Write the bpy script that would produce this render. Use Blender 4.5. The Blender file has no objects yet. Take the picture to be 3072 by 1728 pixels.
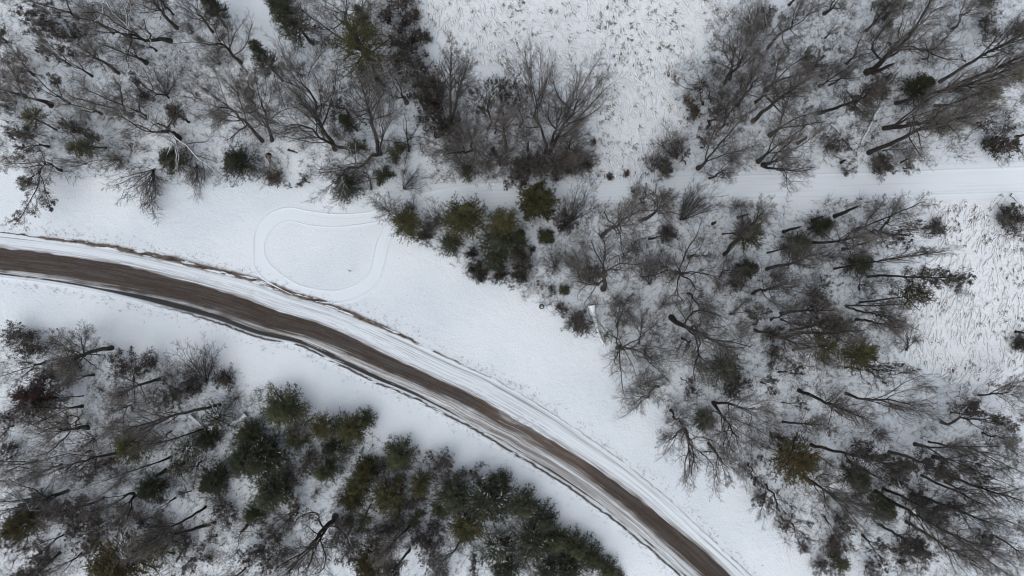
import bpy, math, random
import numpy as np
from mathutils import Vector, Matrix, Quaternion

# ---------------------------------------------------------------- camera, sky, sun, exposure
scene = bpy.context.scene
COL = scene.collection
CAMH = 100.0
MPP = 150.0 / 3072.0            # metres of ground per photograph pixel
cam_data = bpy.data.cameras.new("camera")
cam = bpy.data.objects.new("camera", cam_data)
COL.objects.link(cam)
cam.location = (0, 0, CAMH)
cam.rotation_euler = (0, 0, 0)
cam_data.sensor_width = 36.0
cam_data.lens = 24.0
cam_data.clip_end = 3000.0
scene.camera = cam

SUN_EL, SUN_AZ = math.radians(64), math.radians(215)   # azimuth clockwise from +Y (image top)
world = bpy.data.worlds.new("World")
scene.world = world
world.use_nodes = True
wn = world.node_tree.nodes; wl = world.node_tree.links
sky = wn.new("ShaderNodeTexSky")
sky.sky_type = 'NISHITA'
sky.sun_disc = False
sky.sun_elevation = SUN_EL
sky.sun_rotation = SUN_AZ
sky.air_density = 1.0
sky.dust_density = 2.5
sky.ozone_density = 1.0
hsv = wn.new("ShaderNodeHueSaturation")
hsv.inputs['Saturation'].default_value = 0.35          # thin bright cloud over the whole sky
wl.new(sky.outputs[0], hsv.inputs['Color'])
wl.new(hsv.outputs[0], wn["Background"].inputs[0])
wn["Background"].inputs[1].default_value = 0.15
sun_data = bpy.data.lights.new("sun", 'SUN')
sun_data.energy = 0.7
sun_data.angle = math.radians(80)
sun_data.color = (1.0, 0.985, 0.96)
sun = bpy.data.objects.new("sun", sun_data)
COL.objects.link(sun)
sd = Vector((math.sin(SUN_AZ) * math.cos(SUN_EL), math.cos(SUN_AZ) * math.cos(SUN_EL), math.sin(SUN_EL)))
sun.rotation_euler = sd.to_track_quat('Z', 'Y').to_euler()
sun.location = sd * 150
scene.view_settings.view_transform = 'Standard'
scene.view_settings.look = 'None'
scene.view_settings.gamma = 1.0
scene.view_settings.exposure = 0.07
scene.cycles.use_denoising = True
scene.cycles.filter_width = 1.1
scene.cycles.max_bounces = 5
scene.cycles.diffuse_bounces = 3

# ---------------------------------------------------------------- small helpers
def G(x, y):
    """photograph pixel (3072 wide) -> metres on the ground"""
    return ((np.asarray(x, float) - 1536.0) * MPP, (864.0 - np.asarray(y, float)) * MPP)

def hash2(ix, iy, seed):
    n = (ix.astype(np.int64) * 374761393 + iy.astype(np.int64) * 668265263 + seed * 974711) & 0xffffffff
    n = ((n ^ (n >> 13)) * 1274126177) & 0xffffffff
    n = (n ^ (n >> 16)) & 0xffffff
    return n / float(0xffffff)

def vnoise(x, y, seed=0):
    x = np.asarray(x, float); y = np.asarray(y, float)
    x, y = np.broadcast_arrays(x, y)
    ix = np.floor(x); iy = np.floor(y)
    fx = x - ix; fy = y - iy
    fx = fx * fx * (3 - 2 * fx); fy = fy * fy * (3 - 2 * fy)
    a = hash2(ix, iy, seed); b = hash2(ix + 1, iy, seed)
    c = hash2(ix, iy + 1, seed); d = hash2(ix + 1, iy + 1, seed)
    return (a * (1 - fx) + b * fx) * (1 - fy) + (c * (1 - fx) + d * fx) * fy

def fbm(x, y, seed=0, octv=4):
    s = 0; a = 0.5; t = 0
    for k in range(octv):
        s = s + a * vnoise(x * 2 ** k, y * 2 ** k, seed + 17 * k); t += a; a *= 0.55
    return s / t

def sstep(a, b, x):
    t = np.clip((x - a) / (b - a), 0, 1)
    return t * t * (3 - 2 * t)

def mesh_from(name, parts, mats, smooth=False):
    """parts: list of (verts Nx3, faces Mx3 or Mx4, material index)"""
    V, L, LS, MI = [], [], [], []
    off = 0; loff = 0
    for v, f, m in parts:
        if len(f) == 0: continue
        v = np.asarray(v, np.float32); f = np.asarray(f, np.int64)
        V.append(v); L.append((f + off).ravel())
        k = f.shape[1]
        LS.append(loff + np.arange(len(f)) * k)
        MI.append(np.full(len(f), m, np.int32))
        off += len(v); loff += len(f) * k
    me = bpy.data.meshes.new(name)
    V = np.concatenate(V); L = np.concatenate(L).astype(np.int32)
    LS = np.concatenate(LS).astype(np.int32); MI = np.concatenate(MI)
    me.vertices.add(len(V)); me.vertices.foreach_set("co", V.ravel())
    me.loops.add(len(L)); me.loops.foreach_set("vertex_index", L)
    me.polygons.add(len(LS)); me.polygons.foreach_set("loop_start", LS)
    me.polygons.foreach_set("material_index", MI)
    if smooth: me.polygons.foreach_set("use_smooth", np.ones(len(LS), bool))
    for m in mats: me.materials.append(m)
    me.update(calc_edges=True)
    return me

def tubes(P, R, k):
    """P (N,K,3) polylines, R (N,K) radii -> verts, quads"""
    N, K, _ = P.shape
    T = np.gradient(P, axis=1)
    T /= np.linalg.norm(T, axis=2, keepdims=True) + 1e-9
    T0 = T[:, 0]
    ref = np.where(np.abs(T0[:, 2:3]) < 0.7, np.array([[0, 0, 1.0]]), np.array([[1.0, 0, 0]]))
    ref = np.repeat(ref[:, None], K, 1)
    U = np.cross(T, ref); U /= np.linalg.norm(U, axis=2, keepdims=True) + 1e-9
    W = np.cross(T, U)
    a = np.arange(k) * 2 * math.pi / k
    ring = (U[:, :, None] * np.cos(a)[None, None, :, None] + W[:, :, None] * np.sin(a)[None, None, :, None])
    V = P[:, :, None] + ring * R[:, :, None, None]
    idx = np.arange(N * K * k).reshape(N, K, k)
    A = idx[:, :-1]; B = idx[:, 1:]
    q = np.stack([A, np.roll(A, -1, 2), np.roll(B, -1, 2), B], -1).reshape(-1, 4)
    return V.reshape(-1, 3), q

# ---------------------------------------------------------------- materials
def new_mat(name, rough=0.9):
    m = bpy.data.materials.new(name); m.use_nodes = True
    b = m.node_tree.nodes["Principled BSDF"]
    b.inputs["Roughness"].default_value = rough
    if "Specular IOR Level" in b.inputs: b.inputs["Specular IOR Level"].default_value = 0.25
    return m, m.node_tree, b

def noise_col(nt, b, c1, c2, scale, detail=3, coord='Object', lo=0.35, hi=0.65, c3=None, scale2=None):
    tc = nt.nodes.new("ShaderNodeTexCoord")
    n = nt.nodes.new("ShaderNodeTexNoise"); n.inputs["Scale"].default_value = scale; n.inputs["Detail"].default_value = detail
    nt.links.new(tc.outputs[coord], n.inputs["Vector"])
    r = nt.nodes.new("ShaderNodeValToRGB")
    r.color_ramp.elements[0].position = lo; r.color_ramp.elements[0].color = (*c1, 1)
    r.color_ramp.elements[1].position = hi; r.color_ramp.elements[1].color = (*c2, 1)
    nt.links.new(n.outputs["Fac"], r.inputs[0])
    out = r.outputs[0]
    nt.links.new(out, b.inputs["Base Color"])
    return tc, n, out

def plain(name, c1, c2, scale=3.0, rough=0.9, var=0.25):
    m, nt, b = new_mat(name, rough)
    tc, n, out = noise_col(nt, b, c1, c2, scale)
    oi = nt.nodes.new("ShaderNodeObjectInfo")
    mr = nt.nodes.new("ShaderNodeMapRange"); mr.inputs[3].default_value = 1 - var; mr.inputs[4].default_value = 1 + var
    nt.links.new(oi.outputs["Random"], mr.inputs[0])
    h = nt.nodes.new("ShaderNodeHueSaturation")
    nt.links.new(mr.outputs[0], h.inputs["Value"]); nt.links.new(out, h.inputs["Color"])
    nt.links.new(h.outputs[0], b.inputs["Base Color"])
    return m

M = {}
M['bark'] = plain("bark_dark", (0.026, 0.023, 0.021), (0.070, 0.062, 0.055), 6.0, 0.95, 0.3)
M['twig'] = plain("twig_grey_brown", (0.100, 0.092, 0.085), (0.225, 0.208, 0.192), 1.2, 0.9, 0.3)
M['leaf_brown'] = plain("oak_leaf_brown", (0.040, 0.036, 0.032), (0.098, 0.085, 0.075), 0.9, 0.85, 0.3)
M['leaf_red'] = plain("oak_leaf_red", (0.052, 0.034, 0.030), (0.105, 0.062, 0.052), 1.5, 0.85, 0.25)
M['brush'] = plain("brush_twig", (0.065, 0.055, 0.048), (0.17, 0.145, 0.125), 0.8, 0.9, 0.25)
M['brush_brown'] = plain("brush_brown", (0.07, 0.048, 0.034), (0.15, 0.10, 0.07), 1.2, 0.9, 0.2)
M['marsh_stalk'] = plain("marsh_stalk", (0.08, 0.067, 0.054), (0.22, 0.18, 0.14), 0.7, 0.9, 0.1)
M['needle_olive'] = plain("needle_olive", (0.048, 0.050, 0.023), (0.135, 0.128, 0.054), 0.9, 0.75, 0.3)
M['needle_green'] = plain("needle_green", (0.042, 0.050, 0.027), (0.108, 0.118, 0.060), 0.9, 0.75, 0.25)
M['needle_dark'] = plain("needle_dark", (0.036, 0.044, 0.029), (0.095, 0.103, 0.066), 0.9, 0.75, 0.25)
M['needle_orange'] = plain("needle_orange", (0.045, 0.045, 0.020), (0.105, 0.080, 0.034), 0.6, 0.75, 0.2)
M['needle_wine'] = plain("needle_wine", (0.030, 0.018, 0.018), (0.065, 0.034, 0.030), 0.8, 0.75, 0.1)
M['wood_pale'] = plain("split_wood", (0.25, 0.20, 0.15), (0.45, 0.38, 0.30), 8.0, 0.8, 0.1)
m, nt, b = new_mat("snow_clean", 0.7); M['snow'] = m
noise_col(nt, b, (0.72, 0.775, 0.83), (0.82, 0.87, 0.90), 2.0)
m, nt, b = new_mat("marsh_snow", 0.7); M['marsh_snow'] = m
noise_col(nt, b, (0.80, 0.835, 0.87), (0.88, 0.90, 0.92), 2.0)
# ---------------------------------------------------------------- ground, road, trails
def catmull(pts, n):
    pts = np.asarray(pts, float)
    d = np.r_[0, np.cumsum(np.linalg.norm(np.diff(pts, axis=0), axis=1))]
    P = np.vstack([2 * pts[0] - pts[1], pts, 2 * pts[-1] - pts[-2]])
    t = np.linspace(0, d[-1], n)
    k = np.clip(np.searchsorted(d, t, side='right') - 1, 0, len(pts) - 2)
    u = ((t - d[k]) / (d[k + 1] - d[k]))[:, None]
    p0, p1, p2, p3 = P[k], P[k + 1], P[k + 2], P[k + 3]
    return 0.5 * (2 * p1 + (p2 - p0) * u + (2 * p0 - 5 * p1 + 4 * p2 - p3) * u ** 2 + (3 * p1 - p0 - 3 * p2 + p3) * u ** 3)

def px2m(a):
    a = np.asarray(a, float); x, y = G(a[:, 0], a[:, 1]); return np.stack([x, y], 1)

def B2z(a):      # points read in a 2.5156x enlargement whose corner is (768, 576)
    a = np.asarray(a, float); return np.stack([768 + a[:, 0] / 2.5156, 576 + a[:, 1] / 2.5156], 1)

ROAD_U = [(-420, 660), (-200, 683), (0, 701), (103, 713), (254, 733), (398, 757), (576, 797), (768, 846), (867, 882), (1007, 926), (1189, 1005), (1364, 1089), (1484, 1144), (1675, 1257), (1934, 1442), (2132, 1621), (2248, 1728), (2420, 1900), (2560, 2050)]
ROAD_L = [(-420, 790), (-200, 806), (0, 826), (179, 850), (358, 884), (489, 914), (636, 954), (768, 1001), (907, 1033), (1007, 1081), (1126, 1137), (1245, 1188), (1424, 1281), (1536, 1347), (1707, 1454), (1894, 1593), (2049, 1728), (2200, 1880), (2340, 2030)]
LOOP_O = [(1240, 10), (1000, 110), (870, 150), (700, 168), (550, 165), (400, 145), (250, 120), (120, 160), (30, 240), (-10, 330), (-15, 450), (-10, 560), (60, 655), (170, 725), (320, 790), (480, 830), (620, 835), (740, 810), (850, 750), (920, 670), (960, 560), (985, 450), (1010, 370), (1070, 240), (1180, 110), (1340, 30)]
LOOP_I = [(1260, 85), (1020, 200), (900, 228), (700, 258), (560, 265), (400, 250), (280, 222), (190, 235), (110, 300), (70, 380), (65, 460), (100, 540), (180, 612), (300, 690), (420, 728), (540, 745), (640, 740), (740, 705), (820, 650), (860, 590), (885, 480), (905, 390), (935, 320), (990, 215), (1100, 90), (1250, -10)]
TRAIL_U = [(1215, 592), (1330, 566), (1450, 552), (1560, 546), (1800, 540), (2000, 532), (2200, 528), (2400, 524), (2600, 520), (2800, 512), (3072, 502), (3400, 490)]
TRAIL_L = [(1225, 640), (1340, 628), (1450, 622), (1560, 616), (1800, 606), (2000, 600), (2200, 596), (2400, 592), (2600, 590), (2800, 584), (3072, 576), (3400, 566)]

def polydist(x, y, line):
    """distance of points to a polyline (metres)"""
    best = np.full(x.shape, 1e9)
    for (ax, ay), (bx, by) in zip(line[:-1], line[1:]):
        dx, dy = bx - ax, by - ay
        t = np.clip(((x - ax) * dx + (y - ay) * dy) / (dx * dx + dy * dy + 1e-9), 0, 1)
        best = np.minimum(best, (x - ax - t * dx) ** 2 + (y - ay - t * dy) ** 2)
    return np.sqrt(best)

def inpoly(x, y, poly):
    ins = np.zeros(x.shape, bool)
    n = len(poly)
    for i in range(n):
        x1, y1 = poly[i]; x2, y2 = poly[(i + 1) % n]
        if y1 == y2: continue
        c = ((y1 > y) != (y2 > y)) & (x < (x2 - x1) * (y - y1) / (y2 - y1) + x1)
        ins ^= c
    return ins

def mid(a, b, n):
    return (catmull(px2m(a), n) + catmull(px2m(b), n)) / 2

road_mid = mid(ROAD_U, ROAD_L, 40)
loop_mid = mid(B2z(LOOP_O), B2z(LOOP_I), 60)
trail_mid = mid(TRAIL_U, TRAIL_L, 30)

def base_h(x, y):
    h = 1.1 * (fbm(x / 34.0, y / 34.0, 5, 2) - 0.5) + 0.22 * (vnoise(x / 7.0, y / 7.0, 9) - 0.5)
    return h

# polygons in photograph pixels
WOODS = [
 (1.0, [(-60, -60), (690, -60), (700, 80), (760, 260), (900, 280), (1000, 330), (1180, 300), (1240, 350), (1260, 470), (1180, 560), (1060, 570), (900, 530), (620, 560), (420, 540), (220, 520), (-60, 500)]),
 (0.9, [(840, -60), (1250, -60), (1290, 120), (1330, 260), (1250, 330), (1180, 300), (1000, 320), (920, 250), (850, 120)]),
 (1.0, [(1290, 330), (1420, 210), (1560, 250), (1700, 320), (1780, 440), (1790, 530), (1560, 545), (1300, 540), (1250, 420)]),
 (1.0, [(2110, -60), (3130, -60), (3130, 490), (2700, 510), (2300, 520), (1900, 530), (1960, 440), (2040, 330), (2000, 220), (2130, 130)]),
 (1.0, [(1170, 650), (1400, 640), (1640, 600), (1900, 612), (2400, 600), (2740, 600), (2800, 720), (2760, 860), (2700, 960), (2700, 1080), (2800, 1140), (3130, 1180), (3130, 1790), (2480, 1790), (2400, 1640), (2300, 1520), (2180, 1420), (2060, 1300), (1960, 1200), (1860, 1120), (1780, 1010), (1700, 930), (1560, 870), (1400, 820), (1330, 720)]),
 (1.0, [(-60, 985), (180, 1010), (330, 1050), (480, 1060), (720, 1130), (860, 1180), (930, 1280), (1160, 1330), (1290, 1360), (1400, 1440), (1540, 1500), (1650, 1560), (1760, 1640), (1860, 1790), (-60, 1790)]),
]
GAPS = [((150, 900), 60)]
MARSH = [[(1240, -80), (2240, -80), (2180, 60), (2060, 170), (2000, 260), (2060, 380), (2000, 470), (1960, 540), (1800, 540), (1780, 430), (1800, 380), (1760, 280), (1600, 220), (1450, 190), (1330, 180)],
         [(2760, 600), (3140, 590), (3140, 1190), (2900, 1160), (2700, 1060), (2690, 960), (2760, 860), (2810, 720)]]

def wood_mask(px, py):
    w = np.zeros(px.shape)
    jx = px + 60 * (vnoise(px / 45, py / 45, 31) - 0.5); jy = py + 60 * (vnoise(px / 45, py / 45, 32) - 0.5)
    for d, p in WOODS: w = np.maximum(w, d * inpoly(jx, jy, p))
    return w
def marsh_mask(px, py):
    w = np.zeros(px.shape)
    jx = px + 50 * (vnoise(px / 40, py / 40, 41) - 0.5); jy = py + 50 * (vnoise(px / 40, py / 40, 42) - 0.5)
    for p in MARSH: w = np.maximum(w, inpoly(jx, jy, p))
    return w

def ground_grid():
    xd = np.arange(-80, 80.01, 0.22); yd = np.arange(-47, 47.01, 0.22)
    tail = np.array([1, 2.5, 5, 9, 15, 25, 45, 80, 140, 250, 450, 800.])
    xs = np.r_[-80 - tail[::-1], xd, 80 + tail]; ys = np.r_[-47 - tail[::-1], yd, 47 + tail]
    X, Y = np.meshgrid(xs, ys)
    X = X.ravel(); Y = Y.ravel()
    Z = base_h(X, Y)
    px = X / MPP + 1536; py = 864 - Y / MPP
    near = (np.abs(X) < 82) & (np.abs(Y) < 49)
    dr = np.full(X.shape, 50.0); dl = np.full(X.shape, 50.0); dt = np.full(X.shape, 50.0)
    dr[near] = polydist(X[near], Y[near], road_mid); dl[near] = polydist(X[near], Y[near], loop_mid); dt[near] = polydist(X[near], Y[near], trail_mid)
    calm = sstep(4.6, 6.0, dr) * sstep(2.6, 3.6, dl) * sstep(2.2, 3.2, dt)
    wm = wood_mask(px, py); mm = marsh_mask(px, py)
    lump = (fbm(X / 0.9, Y / 0.9, 3, 3) - 0.5)
    # wind-rippled meadow snow, rougher floor in the woods, hummocks in the marsh
    rip = (vnoise((X + 0.5 * Y) / 0.55, (Y - 0.5 * X) / 0.35, 8) - 0.5) * sstep(0.35, 0.7, fbm(X / 12, Y / 12, 77, 2))
    Z += calm * (0.075 * lump + 0.07 * rip + wm * 0.14 * (fbm(X / 1.3, Y / 1.3, 13, 3) - 0.5) + mm * 0.10 * (fbm(X / 1.1, Y / 1.1, 23, 3) - 0.5))
    nx, ny = len(xs), len(ys)
    idx = np.arange(nx * ny).reshape(ny, nx)
    q = np.stack([idx[:-1, :-1], idx[:-1, 1:], idx[1:, 1:], idx[1:, :-1]], -1).reshape(-1, 4)
    me = mesh_from("snow_ground", [(np.stack([X, Y, Z], 1), q, 0)], [M['ground']], smooth=True)
    at = me.color_attributes.new("cover", 'FLOAT_COLOR', 'POINT')
    # r = woodland litter, g = marsh, b = soft groomed
    wsoft = wm * (0.35 + 0.65 * sstep(0.35, 0.6, fbm(px / 55, py / 55, 51, 3)))
    c = np.stack([wsoft, mm, 1 - calm, np.ones_like(wm)], 1).astype(np.float32)
    at.data.foreach_set("color", c.ravel())
    o = bpy.data.objects.new("ground", me); o["kind"] = "structure"; COL.objects.link(o)
    return o

def snow_bump(nt, b, base_out, strength=0.35):
    tc = nt.nodes.new("ShaderNodeTexCoord")
    n1 = nt.nodes.new("ShaderNodeTexNoise"); n1.inputs["Scale"].default_value = 3.2; n1.inputs["Detail"].default_value = 5
    n1.inputs["Roughness"].default_value = 0.6
    nt.links.new(tc.outputs["Object"], n1.inputs["Vector"])
    bp = nt.nodes.new("ShaderNodeBump"); bp.inputs["Strength"].default_value = strength; bp.inputs["Distance"].default_value = 0.17
    nt.links.new(n1.outputs["Fac"], bp.inputs["Height"])
    nt.links.new(bp.outputs[0], b.inputs["Normal"])
    return tc, n1, bp

def mixrgb(nt, a, bb, fac):
    mx = nt.nodes.new("ShaderNodeMix"); mx.data_type = 'RGBA'
    for s, v in ((mx.inputs[0], fac), (mx.inputs[6], a), (mx.inputs[7], bb)):
        if isinstance(v, (int, float)): s.default_value = v
        elif isinstance(v, tuple): s.default_value = (*v, 1)
        else: nt.links.new(v, s)
    return mx.outputs[2]

def math_n(nt, op, a, bb=None, c=None):
    n = nt.nodes.new("ShaderNodeMath"); n.operation = op
    for i, v in enumerate((a, bb, c)):
        if v is None: continue
        if isinstance(v, (int, float)): n.inputs[i].default_value = v
        else: nt.links.new(v, n.inputs[i])
    return n.outputs[0]

def ramp01(nt, v, lo, hi):
    n = nt.nodes.new("ShaderNodeMapRange"); n.interpolation_type = 'SMOOTHSTEP'
    nt.links.new(v, n.inputs[0]); n.inputs[1].default_value = lo; n.inputs[2].default_value = hi
    return n.outputs[0]

SNOW1, SNOW2 = (0.675, 0.735, 0.79), (0.76, 0.81, 0.85)
def ground_material():
    m, nt, b = new_mat("snow_ground", 0.75)
    tc, n1, bp = snow_bump(nt, b, None, 0.75)
    at = nt.nodes.new("ShaderNodeAttribute"); at.attribute_name = "cover"
    sep = nt.nodes.new("ShaderNodeSeparateColor"); nt.links.new(at.outputs["Color"], sep.inputs[0])
    big = nt.nodes.new("ShaderNodeTexNoise"); big.inputs["Scale"].default_value = 0.06; big.inputs["Detail"].default_value = 3
    nt.links.new(tc.outputs["Object"], big.inputs["Vector"])
    snow = mixrgb(nt, SNOW1, SNOW2, ramp01(nt, big.outputs["Fac"], 0.35, 0.65))
    # dead leaves and stalks showing through the snow of the woods
    lit = nt.nodes.new("ShaderNodeTexNoise"); lit.inputs["Scale"].default_value = 1.7; lit.inputs["Detail"].default_value = 7; lit.inputs["Roughness"].default_value = 0.72
    nt.links.new(tc.outputs["Object"], lit.inputs["Vector"])
    litf = math_n(nt, 'MULTIPLY', ramp01(nt, lit.outputs["Fac"], 0.50, 0.62), sep.outputs[0])
    litf = math_n(nt, 'MULTIPLY', litf, 0.42)
    snow = mixrgb(nt, snow, (0.82, 0.85, 0.88), math_n(nt, 'MULTIPLY', sep.outputs[1], 0.8))
    c = mixrgb(nt, snow, (0.17, 0.145, 0.125), litf)
    # marsh stalks
    mp = nt.nodes.new("ShaderNodeMapping"); mp.inputs["Rotation"].default_value = (0, 0, math.radians(-62)); mp.inputs["Scale"].default_value = (1.0, 3.2, 1)
    nt.links.new(tc.outputs["Object"], mp.inputs[0])
    ms = nt.nodes.new("ShaderNodeTexNoise"); ms.inputs["Scale"].default_value = 1.3; ms.inputs["Detail"].default_value = 6; ms.inputs["Roughness"].default_value = 0.65; ms.inputs["Distortion"].default_value = 0.8
    nt.links.new(mp.outputs[0], ms.inputs["Vector"])
    mf = math_n(nt, 'MULTIPLY', ramp01(nt, ms.outputs["Fac"], 0.50, 0.66), sep.outputs[1])
    mf = math_n(nt, 'MULTIPLY', mf, 0.22)
    c = mixrgb(nt, c, (0.20, 0.175, 0.15), mf)
    # stray flecks of bark and seed on the open snow
    fl = nt.nodes.new("ShaderNodeTexVoronoi"); fl.inputs["Scale"].default_value = 0.55
    nt.links.new(tc.outputs["Object"], fl.inputs["Vector"])
    ff = math_n(nt, 'MULTIPLY', math_n(nt, 'SUBTRACT', 1.0, ramp01(nt, fl.outputs["Distance"], 0.02, 0.05)), 0.6)
    c = mixrgb(nt, c, (0.15, 0.13, 0.11), ff)
    nt.links.new(c, b.inputs["Base Color"])
    return m
M['ground'] = ground_material()
ground = ground_grid()

def strip(name, A, B, na, nb, ext, off, prof, colf, mat):
    """ribbon between edge curves A (u=0) and B (u=1); returns mesh object"""
    a = catmull(A, na); bb = catmull(B, na)
    u = np.linspace(-ext, 1 + ext, nb)
    XY = a[:, None] * (1 - u)[None, :, None] + bb[:, None] * u[None, :, None]
    w = np.linalg.norm(bb - a, axis=1)
    mids = (a + bb) / 2
    s = np.r_[0, np.cumsum(np.linalg.norm(np.diff(mids, axis=0), axis=1))]
    S = np.repeat(s[:, None], nb, 1); U = np.repeat(u[None], na, 0)
    X, Y = XY[..., 0], XY[..., 1]
    Wd = np.repeat(w[:, None], nb, 1)
    Z = base_h(X, Y) + off + prof(S, U, Wd, X, Y)
    idx = np.arange(na * nb).reshape(na, nb)
    q = np.stack([idx[:-1, :-1], idx[1:, :-1], idx[1:, 1:], idx[:-1, 1:]], -1).reshape(-1, 4)
    V = np.stack([X, Y, Z], -1).reshape(-1, 3)
    # make faces look up
    v = V[q[0]]
    if np.cross(v[1] - v[0], v[2] - v[0])[2] < 0: q = q[:, ::-1]
    me = mesh_from(name, [(V, q, 0)], [mat], smooth=True)
    col = colf(S, U, Wd, X / MPP + 1536, 864 - Y / MPP, X, Y)
    at = me.color_attributes.new("surface", 'FLOAT_COLOR', 'POINT')
    c = np.concatenate([col, np.ones(col.shape[:2] + (1,))], -1).astype(np.float32)
    at.data.foreach_set("color", c.ravel())
    o = bpy.data.objects.new(name, me); o["kind"] = "structure"; COL.objects.link(o)
    return o

def strip_material(name, bump):
    m, nt, b = new_mat(name, 0.75)
    snow_bump(nt, b, None, bump)
    at = nt.nodes.new("ShaderNodeAttribute"); at.attribute_name = "surface"
    nt.links.new(at.outputs["Color"], b.inputs["Base Color"])
    return m

def lerp3(c, d, f): return c * (1 - f[..., None]) + np.asarray(d) * f[..., None]

def snowc(X, Y):
    f = 0.5 + 0.6 * (fbm(X / 14, Y / 14, 61, 3) - 0.5)
    return lerp3(np.zeros(X.shape + (3,)) + np.asarray(SNOW1), SNOW2, np.clip(f, 0, 1))

def road_col(S, U, W, px, py, X, Y):
    c = snowc(X, Y)
    v = U * W                                    # metres from the upper edge
    along = lambda L, d, seed: fbm(S / L, v / d, seed, 3)
    ip = lambda xs, ys: np.interp(px, xs, ys)
    kx = [-400, 0, 200, 400, 768, 1007, 1300, 1450, 1560, 1680, 1780, 1900, 2000, 2100, 2300]
    blo = ip(kx, [.33, .34, .33, .33, .40, .42, .47, .46, .44, .42, .40, .38, .33, .28, .26])
    bhi = ip(kx, [.87, .87, .87, .86, .84, .80, .77, .74, .70, .68, .69, .71, .72, .74, .76])
    strength = ip(kx, [1, 1, 1, 1, 1, 1, 1, 1, .88, .94, 1, 1, 1, 1, 1])
    wav = 0.05 * (fbm(S / 9.0, v / 6, 71, 3) - 0.5) + 0.03 * (vnoise(S / 1.3, v * 0, 72) - 0.5)
    st1 = along(7.0, 0.22, 73); st2 = along(3.0, 0.10, 74)
    inlane = ((U > 0.0) & (U < 1.0)).astype(float)
    # packed snow of the far lane: long grey scrape lines
    gl = sstep(0.50, 0.72, along(11.0, 0.16, 75)) * ip([0, 1200, 1700, 2300], [.26, .32, .50, .55]) * inlane
    c = lerp3(c, (0.40, 0.42, 0.44), gl)
    thin = sstep(0.60, 0.72, along(20.0, 0.07, 76)) * inlane * sstep(0.02, 0.1, U)
    c = lerp3(c, (0.20, 0.19, 0.18), thin * 0.5)
    # dirty shoulder of the near side
    dirty = sstep(bhi - 0.02, bhi + 0.03, U) * (1 - sstep(0.97, 1.01, U))
    c = lerp3(c, (0.30, 0.27, 0.245), dirty * (0.25 + 0.6 * sstep(0.42, 0.62, st1)) * ip([0, 250, 400, 1500, 2300], [.35, .45, .9, .85, .55]))
    c = lerp3(c, (0.085, 0.066, 0.053), dirty * sstep(0.50, 0.66, along(9.0, 0.16, 78)) * ip([0, 350, 500, 1700, 2300], [.1, .35, .8, .6, .45]))
    # grey melt band just above the wet gravel
    halo = sstep(blo - 0.12, blo - 0.01, U + wav) * (1 - sstep(bhi, bhi + 0.05, U))
    c = lerp3(c, (0.20, 0.18, 0.165), halo * sstep(0.34, 0.62, st2 * 0.5 + st1 * 0.5) * ip([0, 1200, 1500, 2300], [.8, .8, 1, .95]))
    # wet brown gravel
    e1 = sstep(blo - 0.012, blo + 0.018, U + wav)
    e2 = 1 - sstep(bhi - 0.07, bhi + 0.05, U + wav * 1.5 + 0.20 * (st1 - 0.5))
    br = e1 * e2 * (strength * (0.92 + 0.08 * st2))
    patch = np.where(strength < 0.95, sstep(0.30, 0.50, along(4.0, 0.3, 79)) * 0.35 + 0.65, 1.0)
    gravel = np.zeros(c.shape) + np.array([0.040, 0.028, 0.021])
    gravel = lerp3(gravel, (0.052, 0.037, 0.028), sstep(0.35, 0.7, fbm(S / 9, v / 0.9, 80, 2)) * 0.4)
    gravel = lerp3(gravel, (0.095, 0.064, 0.043), sstep(1380, 1500, px) * (1 - sstep(1700, 1850, px)) * 0.6)
    grain = (0.78 + 0.44 * vnoise(X / 0.12, Y / 0.12, 81)) * (0.85 + 0.3 * fbm(X / 0.8, Y / 0.8, 82, 3))
    gravel = gravel * grain[..., None]
    c = lerp3(c, 0, np.zeros_like(U)) * (1 - (br * patch)[..., None]) + gravel * (br * patch)[..., None]
    # centre crack
    ck = np.exp(-((U - (blo + 0.30 * (bhi - blo)) + 0.01 * (vnoise(S / 2, S * 0, 83) - 0.5)) / 0.006) ** 2) * (1 - sstep(900, 1100, px)) * sstep(0.4, 0.6, vnoise(S / 5, S * 0, 84))
    c = lerp3(c, (0.02, 0.018, 0.016), ck * 0.6)
    # black line of exposed asphalt along the lower edge
    wl_ = ip([0, 300, 420, 560, 700, 1000, 1200, 1400, 2300], [.020, .022, .055, .070, .05, .05, .035, .016, .014])
    cl = 0.962 - 0.3 * wl_ + 0.012 * (fbm(S / 4, S * 0, 85, 3) - 0.5)
    bl = np.exp(-((U - cl) / wl_) ** 4) * sstep(0.28, 0.45, fbm(S / 5.0, v / 0.25, 86, 3) + ip([0, 300, 1200, 1400, 2300], [.06, .12, .08, -.16, -.20]))
    c = lerp3(c, (0.022, 0.021, 0.021), np.clip(bl * 1.3, 0, 0.96))
    # torn turf and thawed dirt on both verges
    j = 0.055 * (fbm(S / 1.1, S * 0 + 3, 87, 3) - 0.5)
    d1 = np.exp(-((U - 1.045 + j) / 0.026) ** 2) * ip([-400, 400, 520, 700, 1000, 1200, 2300], [0, 0, .6, 1, .9, 1, 1]) * sstep(0.36, 0.50, fbm(S / 1.6, v / 0.3, 88, 3) + ip([0, 1200, 1400, 2300], [0, .0, .14, .16]))
    c = lerp3(c, (0.040, 0.032, 0.026), np.clip(d1 * 1.25, 0, 0.95))
    wid = ip([0, 100, 250, 500, 700, 1100, 1250, 1500, 2300], [.012, .02, .032, .05, .045, .04, .016, .010, .012])
    j2 = 0.05 * (fbm(S / 1.3, S * 0 + 9, 89, 3) - 0.5)
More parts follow.
